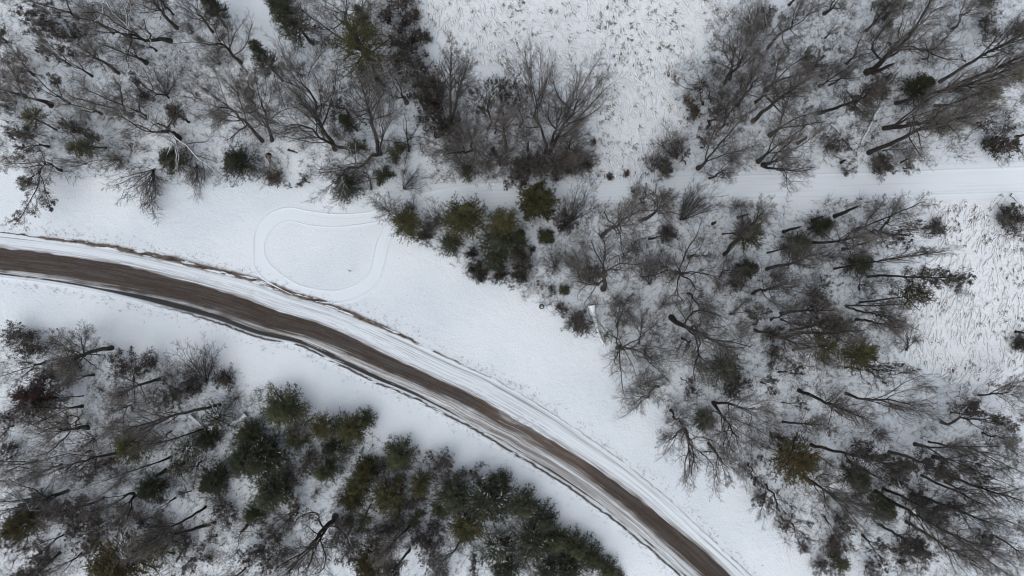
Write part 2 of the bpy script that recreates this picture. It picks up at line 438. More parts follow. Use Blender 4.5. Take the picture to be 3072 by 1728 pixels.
    d2 = np.exp(-((U + 0.030 + j2) / (wid * 1.25)) ** 2) * sstep(0.40, 0.52, fbm(S / 2.2, v / 0.35, 90, 4) + ip([0, 90, 130, 1000, 1200, 1300, 1700, 2300], [-.1, .02, .06, .09, .10, .05, .04, .10]))
    c = lerp3(c, (0.105, 0.074, 0.052), np.clip(d2 * 1.6, 0, 0.95) * ip([0, 1250, 1450, 2300], [1, 1, .35, .3]))
    c = lerp3(c, (0.055, 0.042, 0.033), ip([0, 1250, 1450, 2300], [1, 1, .45, .4]) * np.clip(d2 * 1.2, 0, 1) * sstep(0.5, 0.65, fbm(S / 0.7, v / 0.2, 91, 3)))
    # thin grey windrow along the far shoulder lower down the road
    d3 = np.exp(-((U - 0.075) / 0.022) ** 2) * sstep(0.42, 0.6, along(6, 0.12, 92)) * ip([0, 60, 200, 900, 1400, 2300], [.7, .8, .35, .4, .8, .85])
    c = lerp3(c, (0.20, 0.195, 0.19), d3)
    return c

def road_prof(S, U, W, X, Y):
    e = sstep(-0.16, -0.02, U) * (1 - sstep(1.02, 1.16, U))
    v = U * W
    ridge = 0.05 * np.exp(-((U + 0.01) / 0.03) ** 2) * (0.4 + fbm(S / 1.1, v, 87, 3)) + 0.12 * np.exp(-((U - 1.04) / 0.025) ** 2) * (0.4 + fbm(S / 1.1, v, 93, 3))
    rut = 0.018 * (fbm(S / 9, v / 0.25, 94, 3) - 0.5) * ((U > 0) & (U < 1))
    return 0.07 * e + ridge + rut

M['road'] = strip_material("road_surface", 0.18)
strip("road", px2m(ROAD_U), px2m(ROAD_L), 1500, 150, 0.16, 0.004, road_prof, road_col, M['road'])

def rim_prof(hw):
    def f(S, U, W, X, Y):
        v = U * W
        r = 0.11 * (0.3 + fbm(S / 1.6, v * 0, 103, 4)) * np.exp(-(v / hw) ** 2) + 0.11 * (0.3 + fbm(S / 1.6, v * 0, 104, 4)) * np.exp(-((v - W) / hw) ** 2)
        e = sstep(-0.22, -0.1, U) * (1 - sstep(1.1, 1.22, U))
        inside = ((U > 0) & (U < 1))
        tr = 0.012 * (fbm(S / 8, v / 0.18, 101, 2) - 0.5) * inside
        return (r + 0.02) * e + tr
    return f
def trail_col(S, U, W, px, py, X, Y):
    c = snowc(X, Y)
    v = U * W
    ins = (U > 0.03) & (U < 0.97)
    g = sstep(0.60, 0.80, fbm(S / 14, v / 0.12, 102, 2)) * ins * 0.6
    c = lerp3(c, (0.55, 0.57, 0.60), g * 0.5)
    return np.clip(c * (1 + 0.035 * ins[..., None]), 0, 0.88)
M['trail'] = strip_material("groomed_snow", 0.14)
strip("loop_path", px2m(B2z(LOOP_O)), px2m(B2z(LOOP_I)), 700, 44, 0.22, 0.004, rim_prof(0.12), trail_col, M['trail'])
strip("trail_path", px2m(TRAIL_U), px2m(TRAIL_L), 500, 50, 0.22, 0.009, rim_prof(0.12), trail_col, M['trail'])
# ---------------------------------------------------------------- branching
def norm(v): return v / (np.linalg.norm(v, axis=-1, keepdims=True) + 1e-9)

def grow0(rng, P, R, n, t0, t1, ang, ratio, K, crook, up, taper_len=0.55, rk=0.6, rmin=0.006, plen=None, minlen=0.15):
    """spawn n children on each parent polyline. returns P2, R2"""
    N, KP, _ = P.shape
    seg = np.linalg.norm(np.diff(P, axis=1), axis=2).sum(1)
    t = t0 + (t1 - t0) * ((np.arange(n)[None] + rng.random((N, n))) / n)
    f = t * (KP - 1); i = np.clip(np.floor(f).astype(int), 0, KP - 2); u = (f - i)[..., None]
    r = np.arange(N)[:, None]
    S = P[r, i] * (1 - u) + P[r, i + 1] * u
    T = norm(P[r, i + 1] - P[r, i])
    Rr = R[r, i] * (1 - u[..., 0]) + R[r, i + 1] * u[..., 0]
    ref = np.where(np.abs(T[..., 2:3]) < 0.9, np.array([0, 0, 1.0]), np.array([1.0, 0, 0]))
    A = norm(np.cross(T, ref)); B = np.cross(T, A)
    az = rng.random((N, 1)) * 6.28 + np.arange(n)[None] * 2.4 + rng.normal(0, 0.4, (N, n))
    side = A * np.cos(az)[..., None] + B * np.sin(az)[..., None]
    a = np.radians(ang) * (1 + rng.normal(0, 0.22, (N, n)))
    D = norm(T * np.cos(a)[..., None] + side * np.sin(a)[..., None])
    L = seg[:, None] * ratio * (1 - taper_len * ((t - t0) / max(t1 - t0, 1e-6))) * rng.uniform(0.65, 1.25, (N, n))
    L = np.maximum(L, minlen)
    S = S.reshape(-1, 3); D = D.reshape(-1, 3); L = L.reshape(-1); Rr = Rr.reshape(-1)
    Q = np.zeros((len(S), K, 3)); Q[:, 0] = S
    for k in range(1, K):
        D = norm(D + rng.normal(0, crook, D.shape) + np.array([0, 0, up]))
        Q[:, k] = Q[:, k - 1] + D * (L / (K - 1))[:, None]
    r0 = np.clip(Rr * rk, rmin, None)
    w = np.linspace(1, 0.35, K)[None]
    return Q, np.maximum(r0[:, None] * w, rmin * 0.6)

def trunk_line(rng, H, K, bend, r0, r1, power=0.8):
    z = np.linspace(0, 1, K)
    off = np.cumsum(rng.normal(0, bend, (K, 2)), axis=0)
    off -= off[0]; off -= z[:, None] * off[-1]
    P = np.zeros((1, K, 3)); P[0, :, :2] = off; P[0, :, 2] = z * H
    R = r0 * (1 - z) ** power + r1
    R[0] *= 1.25
    return P, R[None]

def leaves_at(rng, pts, per, spread, size, mat):
    n = len(pts) * per
    c = np.repeat(pts, per, 0) + rng.normal(0, spread, (n, 3))
    a = norm(rng.normal(0, 1, (n, 3))); b_ = norm(np.cross(a, norm(rng.normal(0, 1, (n, 3)))))
    s = size * rng.uniform(0.6, 1.4, (n, 1))
    v = np.stack([c - a * s, c + b_ * s * 0.45, c + a * s, c - b_ * s * 0.45], 1).reshape(-1, 3)
    f = np.arange(n * 4).reshape(n, 4)
    return (v, f, mat)

def snow_on(P, R, sel, mat):
    """a ridge of snow lying on top of near-level limbs"""
    P = P[sel].copy(); R = R[sel]
    if len(P) == 0: return None
    P[..., 2] += R * 0.75 + 0.012
    v, f = tubes(P, R * 0.62 + 0.010, 5)
    return (v, f, mat)

PROTO = {}
def register(kind, H, Rc, parts):
    """parts: list of (child name, mesh)"""
    PROTO.setdefault(kind, []).append((H, Rc, parts))

def bare(seed, kind, H, form, leafy=0, snowy=False, twk=1.0, dn=0.93):
    rng = np.random.default_rng(seed)
    def grow(rng, P, R, n, *a, **k):
        return grow0(rng, P, R, max(2, int(round(n * dn))), *a, **k)
    if form == 'spread':
        P0, R0 = trunk_line(rng, H * 0.62, 8, 0.30, H * 0.016, 0.05)
        P1, R1 = grow(rng, P0, R0, 13, 0.28, 1.0, 46, 0.78, 9, 0.13, 0.10, 0.35, 0.42)
        P2, R2 = grow(rng, P1, R1, 12, 0.18, 1.0, 38, 0.42, 6, 0.16, 0.06, 0.45, 0.42)
        P3, R3 = grow(rng, P2, R2, 10, 0.10, 1.0, 38, 0.46, 4, 0.18, 0.05, 0.4, 0.55, 0.0085 * twk)
        P4, R4 = grow(rng, P3, R3, 8, 0.10, 1.0, 36, 0.62, 3, 0.2, 0.06, 0.3, 0.65, 0.0068 * twk)
    elif form == 'limbs':       # long heavy crooked limbs
        P0, R0 = trunk_line(rng, H * 0.45, 6, 0.30, H * 0.017, 0.10)
        P1, R1 = grow(rng, P0, R0, 9, 0.40, 1.0, 58, 1.30, 12, 0.17, 0.06, 0.25, 0.52)
        P2, R2 = grow(rng, P1, R1, 11, 0.18, 1.0, 46, 0.42, 8, 0.20, 0.04, 0.4, 0.5)
        P3, R3 = grow(rng, P2, R2, 10, 0.12, 1.0, 42, 0.42, 4, 0.22, 0.04, 0.4, 0.5, 0.009 * twk)
        P4, R4 = grow(rng, P3, R3, 7, 0.12, 1.0, 40, 0.55, 3, 0.2, 0.05, 0.3, 0.6, 0.0068 * twk)
    elif form == 'tall':
        P0, R0 = trunk_line(rng, H, 14, 0.09, H * 0.0125, 0.02, 0.7)
        P1, R1 = grow(rng, P0, R0, 30, 0.42, 0.99, 34, 0.25, 6, 0.12, 0.10, 0.55, 0.45)
        P2, R2 = grow(rng, P1, R1, 9, 0.2, 1.0, 36, 0.42, 5, 0.15, 0.08, 0.4, 0.5)
        P3, R3 = grow(rng, P2, R2, 8, 0.12, 1.0, 36, 0.48, 3, 0.18, 0.06, 0.4, 0.6, 0.008 * twk)
        P4, R4 = grow(rng, P3, R3, 4, 0.2, 1.0, 34, 0.6, 3, 0.16, 0.06, 0.3, 0.7, 0.0068 * twk)
    elif form == 'fork':        # two or three long stems from low down
        P0, R0 = trunk_line(rng, H * 0.30, 5, 0.06, H * 0.0135, 0.12)
        P1, R1 = grow(rng, P0, R0, 3, 0.5, 1.0, 15, 2.5, 12, 0.05, 0.06, 0.1, 0.62)
        Pb, Rb = grow(rng, P1, R1, 16, 0.3, 1.0, 36, 0.28, 6, 0.14, 0.08, 0.55, 0.45)
        P2, R2 = grow(rng, Pb, Rb, 9, 0.2, 1.0, 38, 0.42, 5, 0.17, 0.06, 0.4, 0.5)
        P3, R3 = grow(rng, P2, R2, 7, 0.12, 1.0, 36, 0.48, 3, 0.18, 0.06, 0.4, 0.6, 0.008 * twk)
        P4, R4 = grow(rng, P3, R3, 4, 0.2, 1.0, 34, 0.6, 3, 0.16, 0.06, 0.3, 0.7, 0.0068 * twk)
    else:                        # bush
        NB = 13
        a = rng.random(NB) * 6.28
        K = 6
        P0 = np.zeros((NB, K, 3))
        tilt = rng.uniform(0.10, 0.75, NB); hh = rng.uniform(0.7, 1.05, NB)
        for k in range(1, K):
            P0[:, k, 0] = np.cos(a) * np.sin(tilt) * k / (K - 1) * H * hh + rng.normal(0, 0.03 * k, NB)
            P0[:, k, 1] = np.sin(a) * np.sin(tilt) * k / (K - 1) * H * hh + rng.normal(0, 0.03 * k, NB)
            P0[:, k, 2] = np.cos(tilt) * k / (K - 1) * H * hh
        P0[:, 0, :2] = rng.normal(0, 0.08, (NB, 2))
        R0 = np.linspace(0.035, 0.012, K)[None].repeat(NB, 0)
        P1, R1 = grow(rng, P0, R0, 9, 0.15, 1.0, 36, 0.42, 5, 0.16, 0.05, 0.4, 0.55)
        P2, R2 = grow(rng, P1, R1, 8, 0.12, 1.0, 38, 0.5, 4, 0.18, 0.05, 0.4, 0.55, 0.008 * twk)
        P3, R3 = grow(rng, P2, R2, 7, 0.12, 1.0, 36, 0.55, 3, 0.2, 0.05, 0.4, 0.65, 0.0068 * twk)
        P4, R4 = P3[:0], R3[:0]
    tr = [(*tubes(P0, R0, 9), 0), (*tubes(P1, R1, 5), 0)]
    cr = []
    if form == 'fork': cr.append((*tubes(Pb, Rb, 4), 0))
    cr += [(*tubes(P2, R2, 4), 0), (*tubes(P3, R3, 3), 1)]
    if len(P4): cr.append((*tubes(P4, R4, 3), 1))
    if leafy:
        src = P3 if not len(P4) else P4
        pts = np.concatenate([src[:, -1], P3[:, -1]])
        # leaves hang on in clumps: keep those where a coarse noise is high
        keep = vnoise(pts[:, 0] / 0.33 + pts[:, 2] * 1.6, pts[:, 1] / 0.33 + pts[:, 2] * 1.7, seed) + 0.5 * vnoise(pts[:, 0] / 1.4, pts[:, 1] / 1.4, seed + 3) > (1.05 - 0.25 * leafy)
        pts = pts[keep]
        cap = int(4200 * leafy)
        if len(pts) > cap: pts = pts[rng.choice(len(pts), cap, replace=False)]
        cr.append(leaves_at(rng, pts, 2, 0.06, 0.085, 2))
    allp = np.concatenate([P3[:, -1], P2[:, -1]])
    H_, Rc = np.percentile(allp[:, 2], 97), np.percentile(np.hypot(allp[:, 0], allp[:, 1]), 94)
    parts = [("trunk", mesh_from("trunk", tr, [M['bark']], True)), ("crown", mesh_from("crown", cr, [M['bark'], M['twig'], M['leaf_brown']], False))]
    if snowy:
        sn_ = []
        for P, R, pr in ((P0, R0, 0.3), (P1, R1, 0.8), (P2, R2, 0.45)):
            d = norm(P[:, -1] - P[:, 0])
            sel = (np.abs(d[:, 2]) < 0.72) & (rng.random(len(P)) < pr)
            s = snow_on(P, R, sel, 0)
            if s: sn_.append(s)
        if sn_: parts.append(("snow_cap", mesh_from("snow_cap", sn_, [M['snow']], True)))
    register(kind, H_, Rc, parts)

def pine(seed, kind, H, Rc, low, shape, dens=1.0, frosted=0.0, crown2=False):
    rng = np.random.default_rng(seed)
    P0, R0 = trunk_line(rng, H, 12, 0.05 if not crown2 else 0.2, H * 0.011 + 0.03, 0.02, 0.9)
    nb = int(12 * (H * (1 - low)) * (0.9 if shape != 'open' else 0.5))
    z = low * H + (1 - low) * H * (np.arange(nb) + rng.random(nb)) / nb * 0.985
    t = (z / H - low) / (1 - low)
    if shape == 'cone': L = Rc * (1 - t) ** 0.75
    elif shape == 'round': L = Rc * np.sqrt(np.clip(1 - (t * 1.02 - 0.25) ** 2 / 0.62, 0.02, 1))
    else: L = Rc * np.clip(1.15 - t, 0.2, 1) ** 0.6
    lob = 0.55 + 0.65 * rng.random(nb) ** 0.8
    L = L * lob + 0.25
    az = np.arange(nb) * 2.4 + rng.normal(0, 0.35, nb)
    K = 5
    D = np.stack([np.cos(az), np.sin(az), np.full(nb, 0.18) + 0.5 * t], 1); D = norm(D)
    f = z / H * 11; i = np.clip(np.floor(f).astype(int), 0, 10); u = (f - i)[:, None]
    S = P0[0, i] * (1 - u) + P0[0, i + 1] * u
    P1 = np.zeros((nb, K, 3)); P1[:, 0] = S
    for k in range(1, K):
        D = norm(D + rng.normal(0, 0.09, D.shape) + np.array([0, 0, 0.03]))
        P1[:, k] = P1[:, k - 1] + D * (L / (K - 1))[:, None]
    R1 = np.linspace(0.035, 0.012, K)[None] * (0.6 + L / Rc)[:, None]
    P2, R2 = grow0(rng, P1, R1, 12, 0.18, 1.0, 50, 0.36, 3, 0.15, 0.10, 0.45, 0.6, 0.008, minlen=0.35)
    # needle sprays along the side shoots and branch ends
    m = max(1, int(round(2.7 * dens)))
    tt = rng.random((len(P2), m))
    q = P2[:, 0][:, None] * (1 - tt[..., None]) + P2[:, -1][:, None] * tt[..., None]
    pts = np.concatenate([q.reshape(-1, 3), P2[:, -1], P1[:, -1], P0[0, -3:]])
    dirs = np.concatenate([np.repeat(norm(P2[:, -1] - P2[:, 0]), m, 0), norm(P2[:, -1] - P2[:, 0]), norm(P1[:, -1] - P1[:, 0]), np.tile([[0, 0, 1.0]], (3, 1))])
    keep = vnoise(pts[:, 0] / 0.9 + pts[:, 2] * 0.5, pts[:, 1] / 0.9 + pts[:, 2] * 0.4, seed) > 0.24
    pts, dirs = pts[keep], dirs[keep]
    per = 6
    n = len(pts) * per
    d = norm(np.repeat(dirs, per, 0) * 0.7 + rng.normal(0, 0.6, (n, 3)) + np.array([0, 0, 0.25]))
    c = np.repeat(pts, per, 0)
    ln = rng.uniform(0.16, 0.34, (n, 1))
    sd_ = norm(np.cross(d, norm(rng.normal(0, 1, (n, 3))))) * rng.uniform(0.016, 0.032, (n, 1))
    v = np.stack([c - sd_, c + sd_, c + d * ln], 1).reshape(-1, 3)
    fc = np.arange(n * 3).reshape(n, 3)
    tr = [(*tubes(P0, R0, 8), 0)]
    cr = [(*tubes(P1, R1, 4), 0), (*tubes(P2, R2, 3), 0), (v, fc, 1)]
    parts = [("trunk", mesh_from("trunk", tr, [M['bark']], True)), ("crown", mesh_from("crown", cr, [M['bark'], M['needle_green']], False))]
    if frosted:
        # crusts of snow caught on the sprays
        sel = rng.random(len(P2)) < frosted
        top = P2[sel].copy(); top[:, 0] = (top[:, 0] + top[:, 1]) / 2; top[..., 2] += 0.06
        rr = np.repeat(np.array([[0.015, 0.042, 0.02]]), len(top), 0) * rng.uniform(0.6, 1.25, (len(top), 1))
        v3, f3 = tubes(top, rr, 5)
        parts.append(("snow_cap", mesh_from("snow_cap", [(v3, f3, 0)], [M['snow']], True)))
    register(kind, H, Rc, parts)

for s in range(6): bare(100 + s, 'sp', 13, 'spread', snowy=(s == 5))
for s in range(2): bare(110 + s, 'sps', 13, 'limbs', snowy=True)
for s in range(4): bare(120 + s, 'spl', 15, 'limbs', dn=1.0)
bare(128, 'spls', 15, 'limbs', snowy=True)
for s in range(5): bare(130 + s, 'tl', 20, 'tall')
for s in range(2): bare(140 + s, 'tl', 20, 'fork')
bare(148, 'tls', 20, 'fork', snowy=True)
for s in range(2): bare(150 + s, 'lt', 17, 'tall', leafy=0.8)
bare(155, 'lt', 16, 'fork', leafy=0.7)
for s in range(3): bare(160 + s, 'lo', 8, 'spread', leafy=0.75, dn=0.72)
for s in range(2): bare(165 + s, 'lo', 5, 'bush', leafy=0.8, dn=0.8)
for s in range(4): bare(170 + s, 'sh', 4.5, 'bush', dn=0.8)
for s in range(3): bare(180 + s, 'shd', 2.4, 'bush', leafy=0.16, twk=1.2, dn=0.8)
for s in range(2): bare(190 + s, 'shs', 2.4, 'bush', leafy=0.25, snowy=True, twk=1.2, dn=0.75)
for s in range(3): pine(200 + s, 'pn', 13, 3.0, 0.30, 'round', 1.0)
for s in range(3): pine(210 + s, 'pc', 11, 2.9, 0.08, 'cone', 1.1)
pine(218, 'pcs', 11, 2.9, 0.10, 'cone', 1.1, frosted=0.07)
pine(219, 'pcs', 12, 3.0, 0.15, 'round', 1.1, frosted=0.06)
pine(220, 'pf', 9, 2.6, 0.15, 'cone', 0.8, frosted=0.34)
pine(221, 'pf', 8, 2.4, 0.15, 'open', 0.8, frosted=0.30)
pine(230, 'pi', 19, 3.6, 0.5, 'open', 1.0)
for s in range(2): pine(231 + s, 'pi', 17, 3.0, 0.68, 'round', 1.1)
for s in range(2): pine(235 + s, 'pdn', 13, 2.0, 0.30, 'cone', 0.3)
for s in range(3): pine(250 + s, 'psm', 4.0, 1.3, 0.05, ('cone', 'open', 'open')[s], 0.3)
pine(240, 'ced', 5.5, 1.9, 0.02, 'round', 1.9)

# kind: (proto, share of height the measured point stands at, height range, needle/leaf material, name, category, group)
KINDS = {
 'sp':  ('sp', .72, (6, 20), None, 'bare_tree', 'bare tree'),
 'sps': ('sps', .72, (6, 19), None, 'bare_tree', 'bare tree'),
 'spl': ('spl', .72, (7, 20), None, 'bare_tree', 'bare tree'),
 'spw': ('spls', .72, (7, 20), None, 'bare_tree', 'bare tree'),
 'tl':  ('tl', .84, (7, 25), None, 'bare_tree', 'bare tree'),
 'tls': ('tls', .84, (8, 25), None, 'bare_tree', 'bare tree'),
 'lt':  ('lt', .80, (7, 22), 'leaf_brown', 'oak_tree', 'leafy tree'),
 'lo':  ('lo', .70, (3, 15), 'leaf_brown', 'oak_tree', 'leafy tree'),
 'lrd': ('lo', .65, (1.5, 10), 'leaf_red', 'oak_tree', 'red leafed tree'),
 'sh':  ('sh', .70, (2.5, 12), None, 'bare_sapling', 'sapling'),
 'shl': ('sh', .80, (5, 14), None, 'bare_sapling', 'sapling'),
 'shd': ('shd', .5, (1.2, 4), 'leaf_brown', 'shrub', 'shrub'),
 'shb': ('shd', .5, (1.0, 3), 'brush_brown', 'shrub', 'shrub'),
 'shs': ('shs', .5, (1.5, 4), None, 'shrub', 'snowy shrub'),
 'pi':  ('pi', .80, (15, 24), 'needle_olive', 'pine_tree', 'pine'),
 'po':  ('pn', .62, (6, 20), 'needle_olive', 'pine_tree', 'pine'),
 'pa':  ('pn', .62, (8, 20), 'needle_orange', 'pine_tree', 'pine'),
 'pg':  ('pc', .55, (2.5, 15), 'needle_green', 'pine_tree', 'pine'),
 'pd':  ('pcs', .55, (5, 15), 'needle_dark', 'pine_tree', 'pine'),
 'prd': ('pn', .6, (8, 16), 'needle_wine', 'pine_tree', 'pine'),
 'pdn': ('pdn', .65, (8, 20), 'needle_dark', 'pine_tree', 'pine'),
 'pf':  ('pf', .55, (4, 12), 'needle_dark', 'pine_tree', 'snowy pine'),
 'ced': ('ced', .5, (4, 7), 'needle_olive', 'cedar_tree', 'cedar'),
}
ZC = {'A': 0, 'B': 576, 'C': 1152}
zsec = {}
def to_px(sec, zx, zy):
    return (int(sec[1]) - 1) * 768 + zx / 2.5156, ZC[sec[0]] + zy / 2.5156
SECTION_WORDS = {'A1': 'upper corner wood by the muddy road end', 'A2': 'wood above the loop track', 'A3': 'wood round the marsh above the trail', 'A4': 'wood above the trail',
                 'B1': 'wood below the muddy road', 'B2': 'pine clump above the meadow', 'B3': 'wood below the trail', 'B4': 'wood beside the far marsh',
                 'C1': 'lower wood below the road', 'C2': 'pine wood below the road', 'C3': 'meadow edge beyond the road', 'C4': 'lower corner wood'}
PLURAL = {'bare_tree': 'bare trees', 'oak_tree': 'leafy oaks', 'bare_sapling': 'bare saplings', 'shrub': 'shrubs', 'pine_tree': 'pines', 'cedar_tree': 'cedars'}

def child(name, me, root):
    o = bpy.data.objects.new(name, me); COL.objects.link(o); o.parent = root
    return o

def put_tree(kind, base, tip, Rpx, label, sec, rng):
    proto, q, (hmin, hmax), mat, name, cat = KINDS[kind]
    if name == 'pine_tree' and Rpx <= 72 and kind != 'pdn': proto, hmin = 'psm', 2.0
    if name == 'pine_tree' and sec in ('C2', 'C3'): Rpx *= 1.02
    if kind == 'pd' and sec not in ('C2', 'C3', 'B2'): proto = 'pc'
    if kind in ('po', 'pg', 'pd', 'pa') and math.hypot(base[0] - tip[0], base[1] - tip[1]) * 2.5156 > 1.25 * Rpx: proto, q = 'pi', .86
    if name == 'pine_tree' and sec in ('A1', 'B2'): Rpx *= 0.9
    B = np.array(G(*base)); T = np.array(G(*tip))
    s = 1 - B.dot(T) / max(T.dot(T), 1e-6)
    Rm = Rpx / 2.5156 * MPP
    if name in ('oak_tree', 'bare_sapling', 'bare_tree'): Rm *= 1.08
    hmin = max(hmin, min(Rm * {'pine_tree': 2.2, 'oak_tree': 1.6, 'bare_sapling': 1.3, 'cedar_tree': 2.0}.get(name, 1.1), hmax * 0.8))
    h = np.clip(CAMH * s / q, hmin, hmax)
    if h <= hmin * 1.001 and math.hypot(base[0] - tip[0], base[1] - tip[1]) * MPP < 0.7 * Rm:
        B = T * (CAMH - q * h) / CAMH          # an upright tree under that crown
    z = q * h
    Pt = T * (CAMH - z) / CAMH
    lean = Pt - B
    lim = z * 1.15
    if np.linalg.norm(lean) > lim: lean = lean * lim / np.linalg.norm(lean)
    Lq = math.sqrt(lean.dot(lean) + z * z)
    Ltot = Lq / q
    Rm *= (CAMH - z) / CAMH
    cands = PROTO[proto]
    want = Ltot / Rm
    order = sorted(cands, key=lambda c: abs(math.log((c[0] / c[1]) / want)) + rng.random() * 0.7)
    H, Rc, parts = order[0]
    if name in ('pine_tree', 'cedar_tree'): Rc *= 0.80
    sz = Ltot / H; sxy = Rm / Rc
    sxy = min(max(sxy, sz * 0.45), sz * 1.9) if proto not in ('shd', 'shs', 'lo', 'sh') else sxy
    root = bpy.data.objects.new(name, None); COL.objects.link(root)
    root.empty_display_size = 0.3
    axis = Vector((lean[0], lean[1], z)).normalized()
    rot = Vector((0, 0, 1)).rotation_difference(axis) @ Quaternion((0, 0, 1), rng.random() * 6.28)
    root.rotation_mode = 'QUATERNION'; root.rotation_quaternion = rot
    bz = float(base_h(np.array([B[0]]), np.array([B[1]]))[0])
    root.location = (B[0], B[1], bz - 0.12)
    root.scale = (sxy, sxy, sz)
    root['label'] = label; root['category'] = cat; root['group'] = PLURAL[name] + ' of the ' + SECTION_WORDS[sec]
    for cn, me in parts:
        o = child(cn, me, root)
        if cn == 'crown' and mat:
            for k, sl in enumerate(o.material_slots):
                mm = sl.material.name
                if mm.startswith('needle') or mm.startswith('oak_leaf'):
                    sl.link = 'OBJECT'; sl.material = M[mat]
    return root

def frame_to(o, a, b_):
    d = Vector(b_) - Vector(a)
    o.location = a
    o.rotation_mode = 'QUATERNION'; o.rotation_quaternion = d.to_track_quat('Z', 'Y')

def put_log(kind, a, b_, wpx, label, sec, rng, k):
    A = np.array(G(*a)); Bp = np.array(G(*b_))
    L = float(np.linalg.norm(Bp - A)); r = max(0.06, wpx / 2.5156 * MPP)
    g = np.random.default_rng(900 + k)
    K = 8
    P, R = trunk_line(g, L, K, (0.05 if wpx >= 18 else 0.03) * math.sqrt(L), r, r * 0.45, 0.9)
    St, Sr = grow0(g, P, R, 5, 0.3, 0.95, 55, 0.10, 4, 0.2, 0, 0.3, 0.35, 0.02, minlen=0.35)
    root = bpy.data.objects.new('fallen_log', None); COL.objects.link(root)
    za = float(base_h(A[:1], A[1:])[0]) + r * 0.9; zb = float(base_h(Bp[:1], Bp[1:])[0]) + r * 0.9
    frame_to(root, (A[0], A[1], za + (0.4 if kind == 'lgs' and L > 6 and wpx < 18 else 2.6 if wpx >= 18 else 0)), (Bp[0], Bp[1], zb + (1.2 if wpx >= 18 else 0)))
    root['label'] = label; root['category'] = 'log'; root['group'] = 'fallen logs in the woods'
    vcap, fcap = tubes(np.array([[[P[0, 0, 0], P[0, 0, 1], -0.01], [P[0, 0, 0], P[0, 0, 1], 0.001]]]), np.array([[0.001, R[0, 0]]]), 9)
    child('trunk', mesh_from('log_trunk', [(*tubes(P, R, 9), 0), (vcap, fcap, 1)], [M['bark'], M['wood_pale']], True), root)
    child('branch', mesh_from('log_branch', [(*tubes(St, Sr, 4), 0)], [M['bark']], True), root)
    if kind == 'lgs':
        inv = root.rotation_quaternion.inverted() @ Vector((0, 0, 1))
        Ps = P + np.array(inv)[None, None] * (R * 0.55)[..., None]
        child('snow_cap', mesh_from('log_snow', [(*tubes(Ps, R * 0.85 + 0.03, 7), 0)], [M['snow']], True), root)

def put_snag(kind, base, tip, Rpx, label, sec, rng, k):
    B = np.array(G(*base)); T = np.array(G(*tip))
    s = 1 - B.dot(T) / max(T.dot(T), 1e-6)
    thick = min(Rpx, 20) if kind == 'sn' or Rpx <= 20 else 9
    r = max(0.09, thick / 2.5156 * MPP * 0.55)
    h = float(np.clip(CAMH * s, 1.0, 12)); Pt = T * (CAMH - h) / CAMH; lean = Pt - B
    if np.linalg.norm(lean) > h * 1.6: lean *= h * 1.6 / np.linalg.norm(lean)
    L = math.sqrt(lean.dot(lean) + h * h)
    g = np.random.default_rng(700 + k)
    P, R = trunk_line(g, L, 8, 0.05, r, r * 0.45, 0.6)
    R[0, -1] *= 0.55
    root = bpy.data.objects.new('dead_tree', None); COL.objects.link(root)
    bz = float(base_h(B[:1], B[1:])[0])
    frame_to(root, (B[0], B[1], bz - 0.1), (B[0] + lean[0], B[1] + lean[1], bz - 0.1 + h))
    root['label'] = label; root['category'] = 'dead tree'; root['group'] = 'broken snags in the woods'
    tr = [(*tubes(P, R, 8), 0)]
    # splintered top
    sp_, sr_ = grow0(g, P[:, -2:], R[:, -2:], 5, 0.6, 1.0, 14, 0.9, 3, 0.1, 0, 0.2, 0.5, 0.012)
    child('trunk', mesh_from('snag_trunk', tr, [M['bark']], True), root)
    child('splinter', mesh_from('snag_splinter', [(*tubes(sp_, sr_, 4), 0)], [M['wood_pale']], False), root)
    if kind == 'snb':
        n = 9 if Rpx > 30 else 4
        Q, q = grow0(g, P, R, n, 0.25, 0.98, 60, 0.45 if Rpx > 30 else 0.15, 6, 0.3, 0.04, 0.4, 0.5)
        Q2, q2 = grow0(g, Q, q, 6, 0.2, 1.0, 48, 0.4, 4, 0.25, 0.02, 0.4, 0.5, 0.012)
        child('branch', mesh_from('snag_branch', [(*tubes(Q, q, 5), 0), (*tubes(Q2, q2, 3), 0)], [M['bark']], False), root)
        if 'snow' in label or 'white' in label or 'shattered' in label:
            s1 = snow_on(Q, q, np.ones(len(Q), bool), 0); s2 = snow_on(Q2, q2, g.random(len(Q2)) < 0.7, 0); s3 = snow_on(P, R, np.ones(1, bool), 0)
            child('snow_cap', mesh_from('snag_snow', [s1, s2, s3], [M['snow']], True), root)

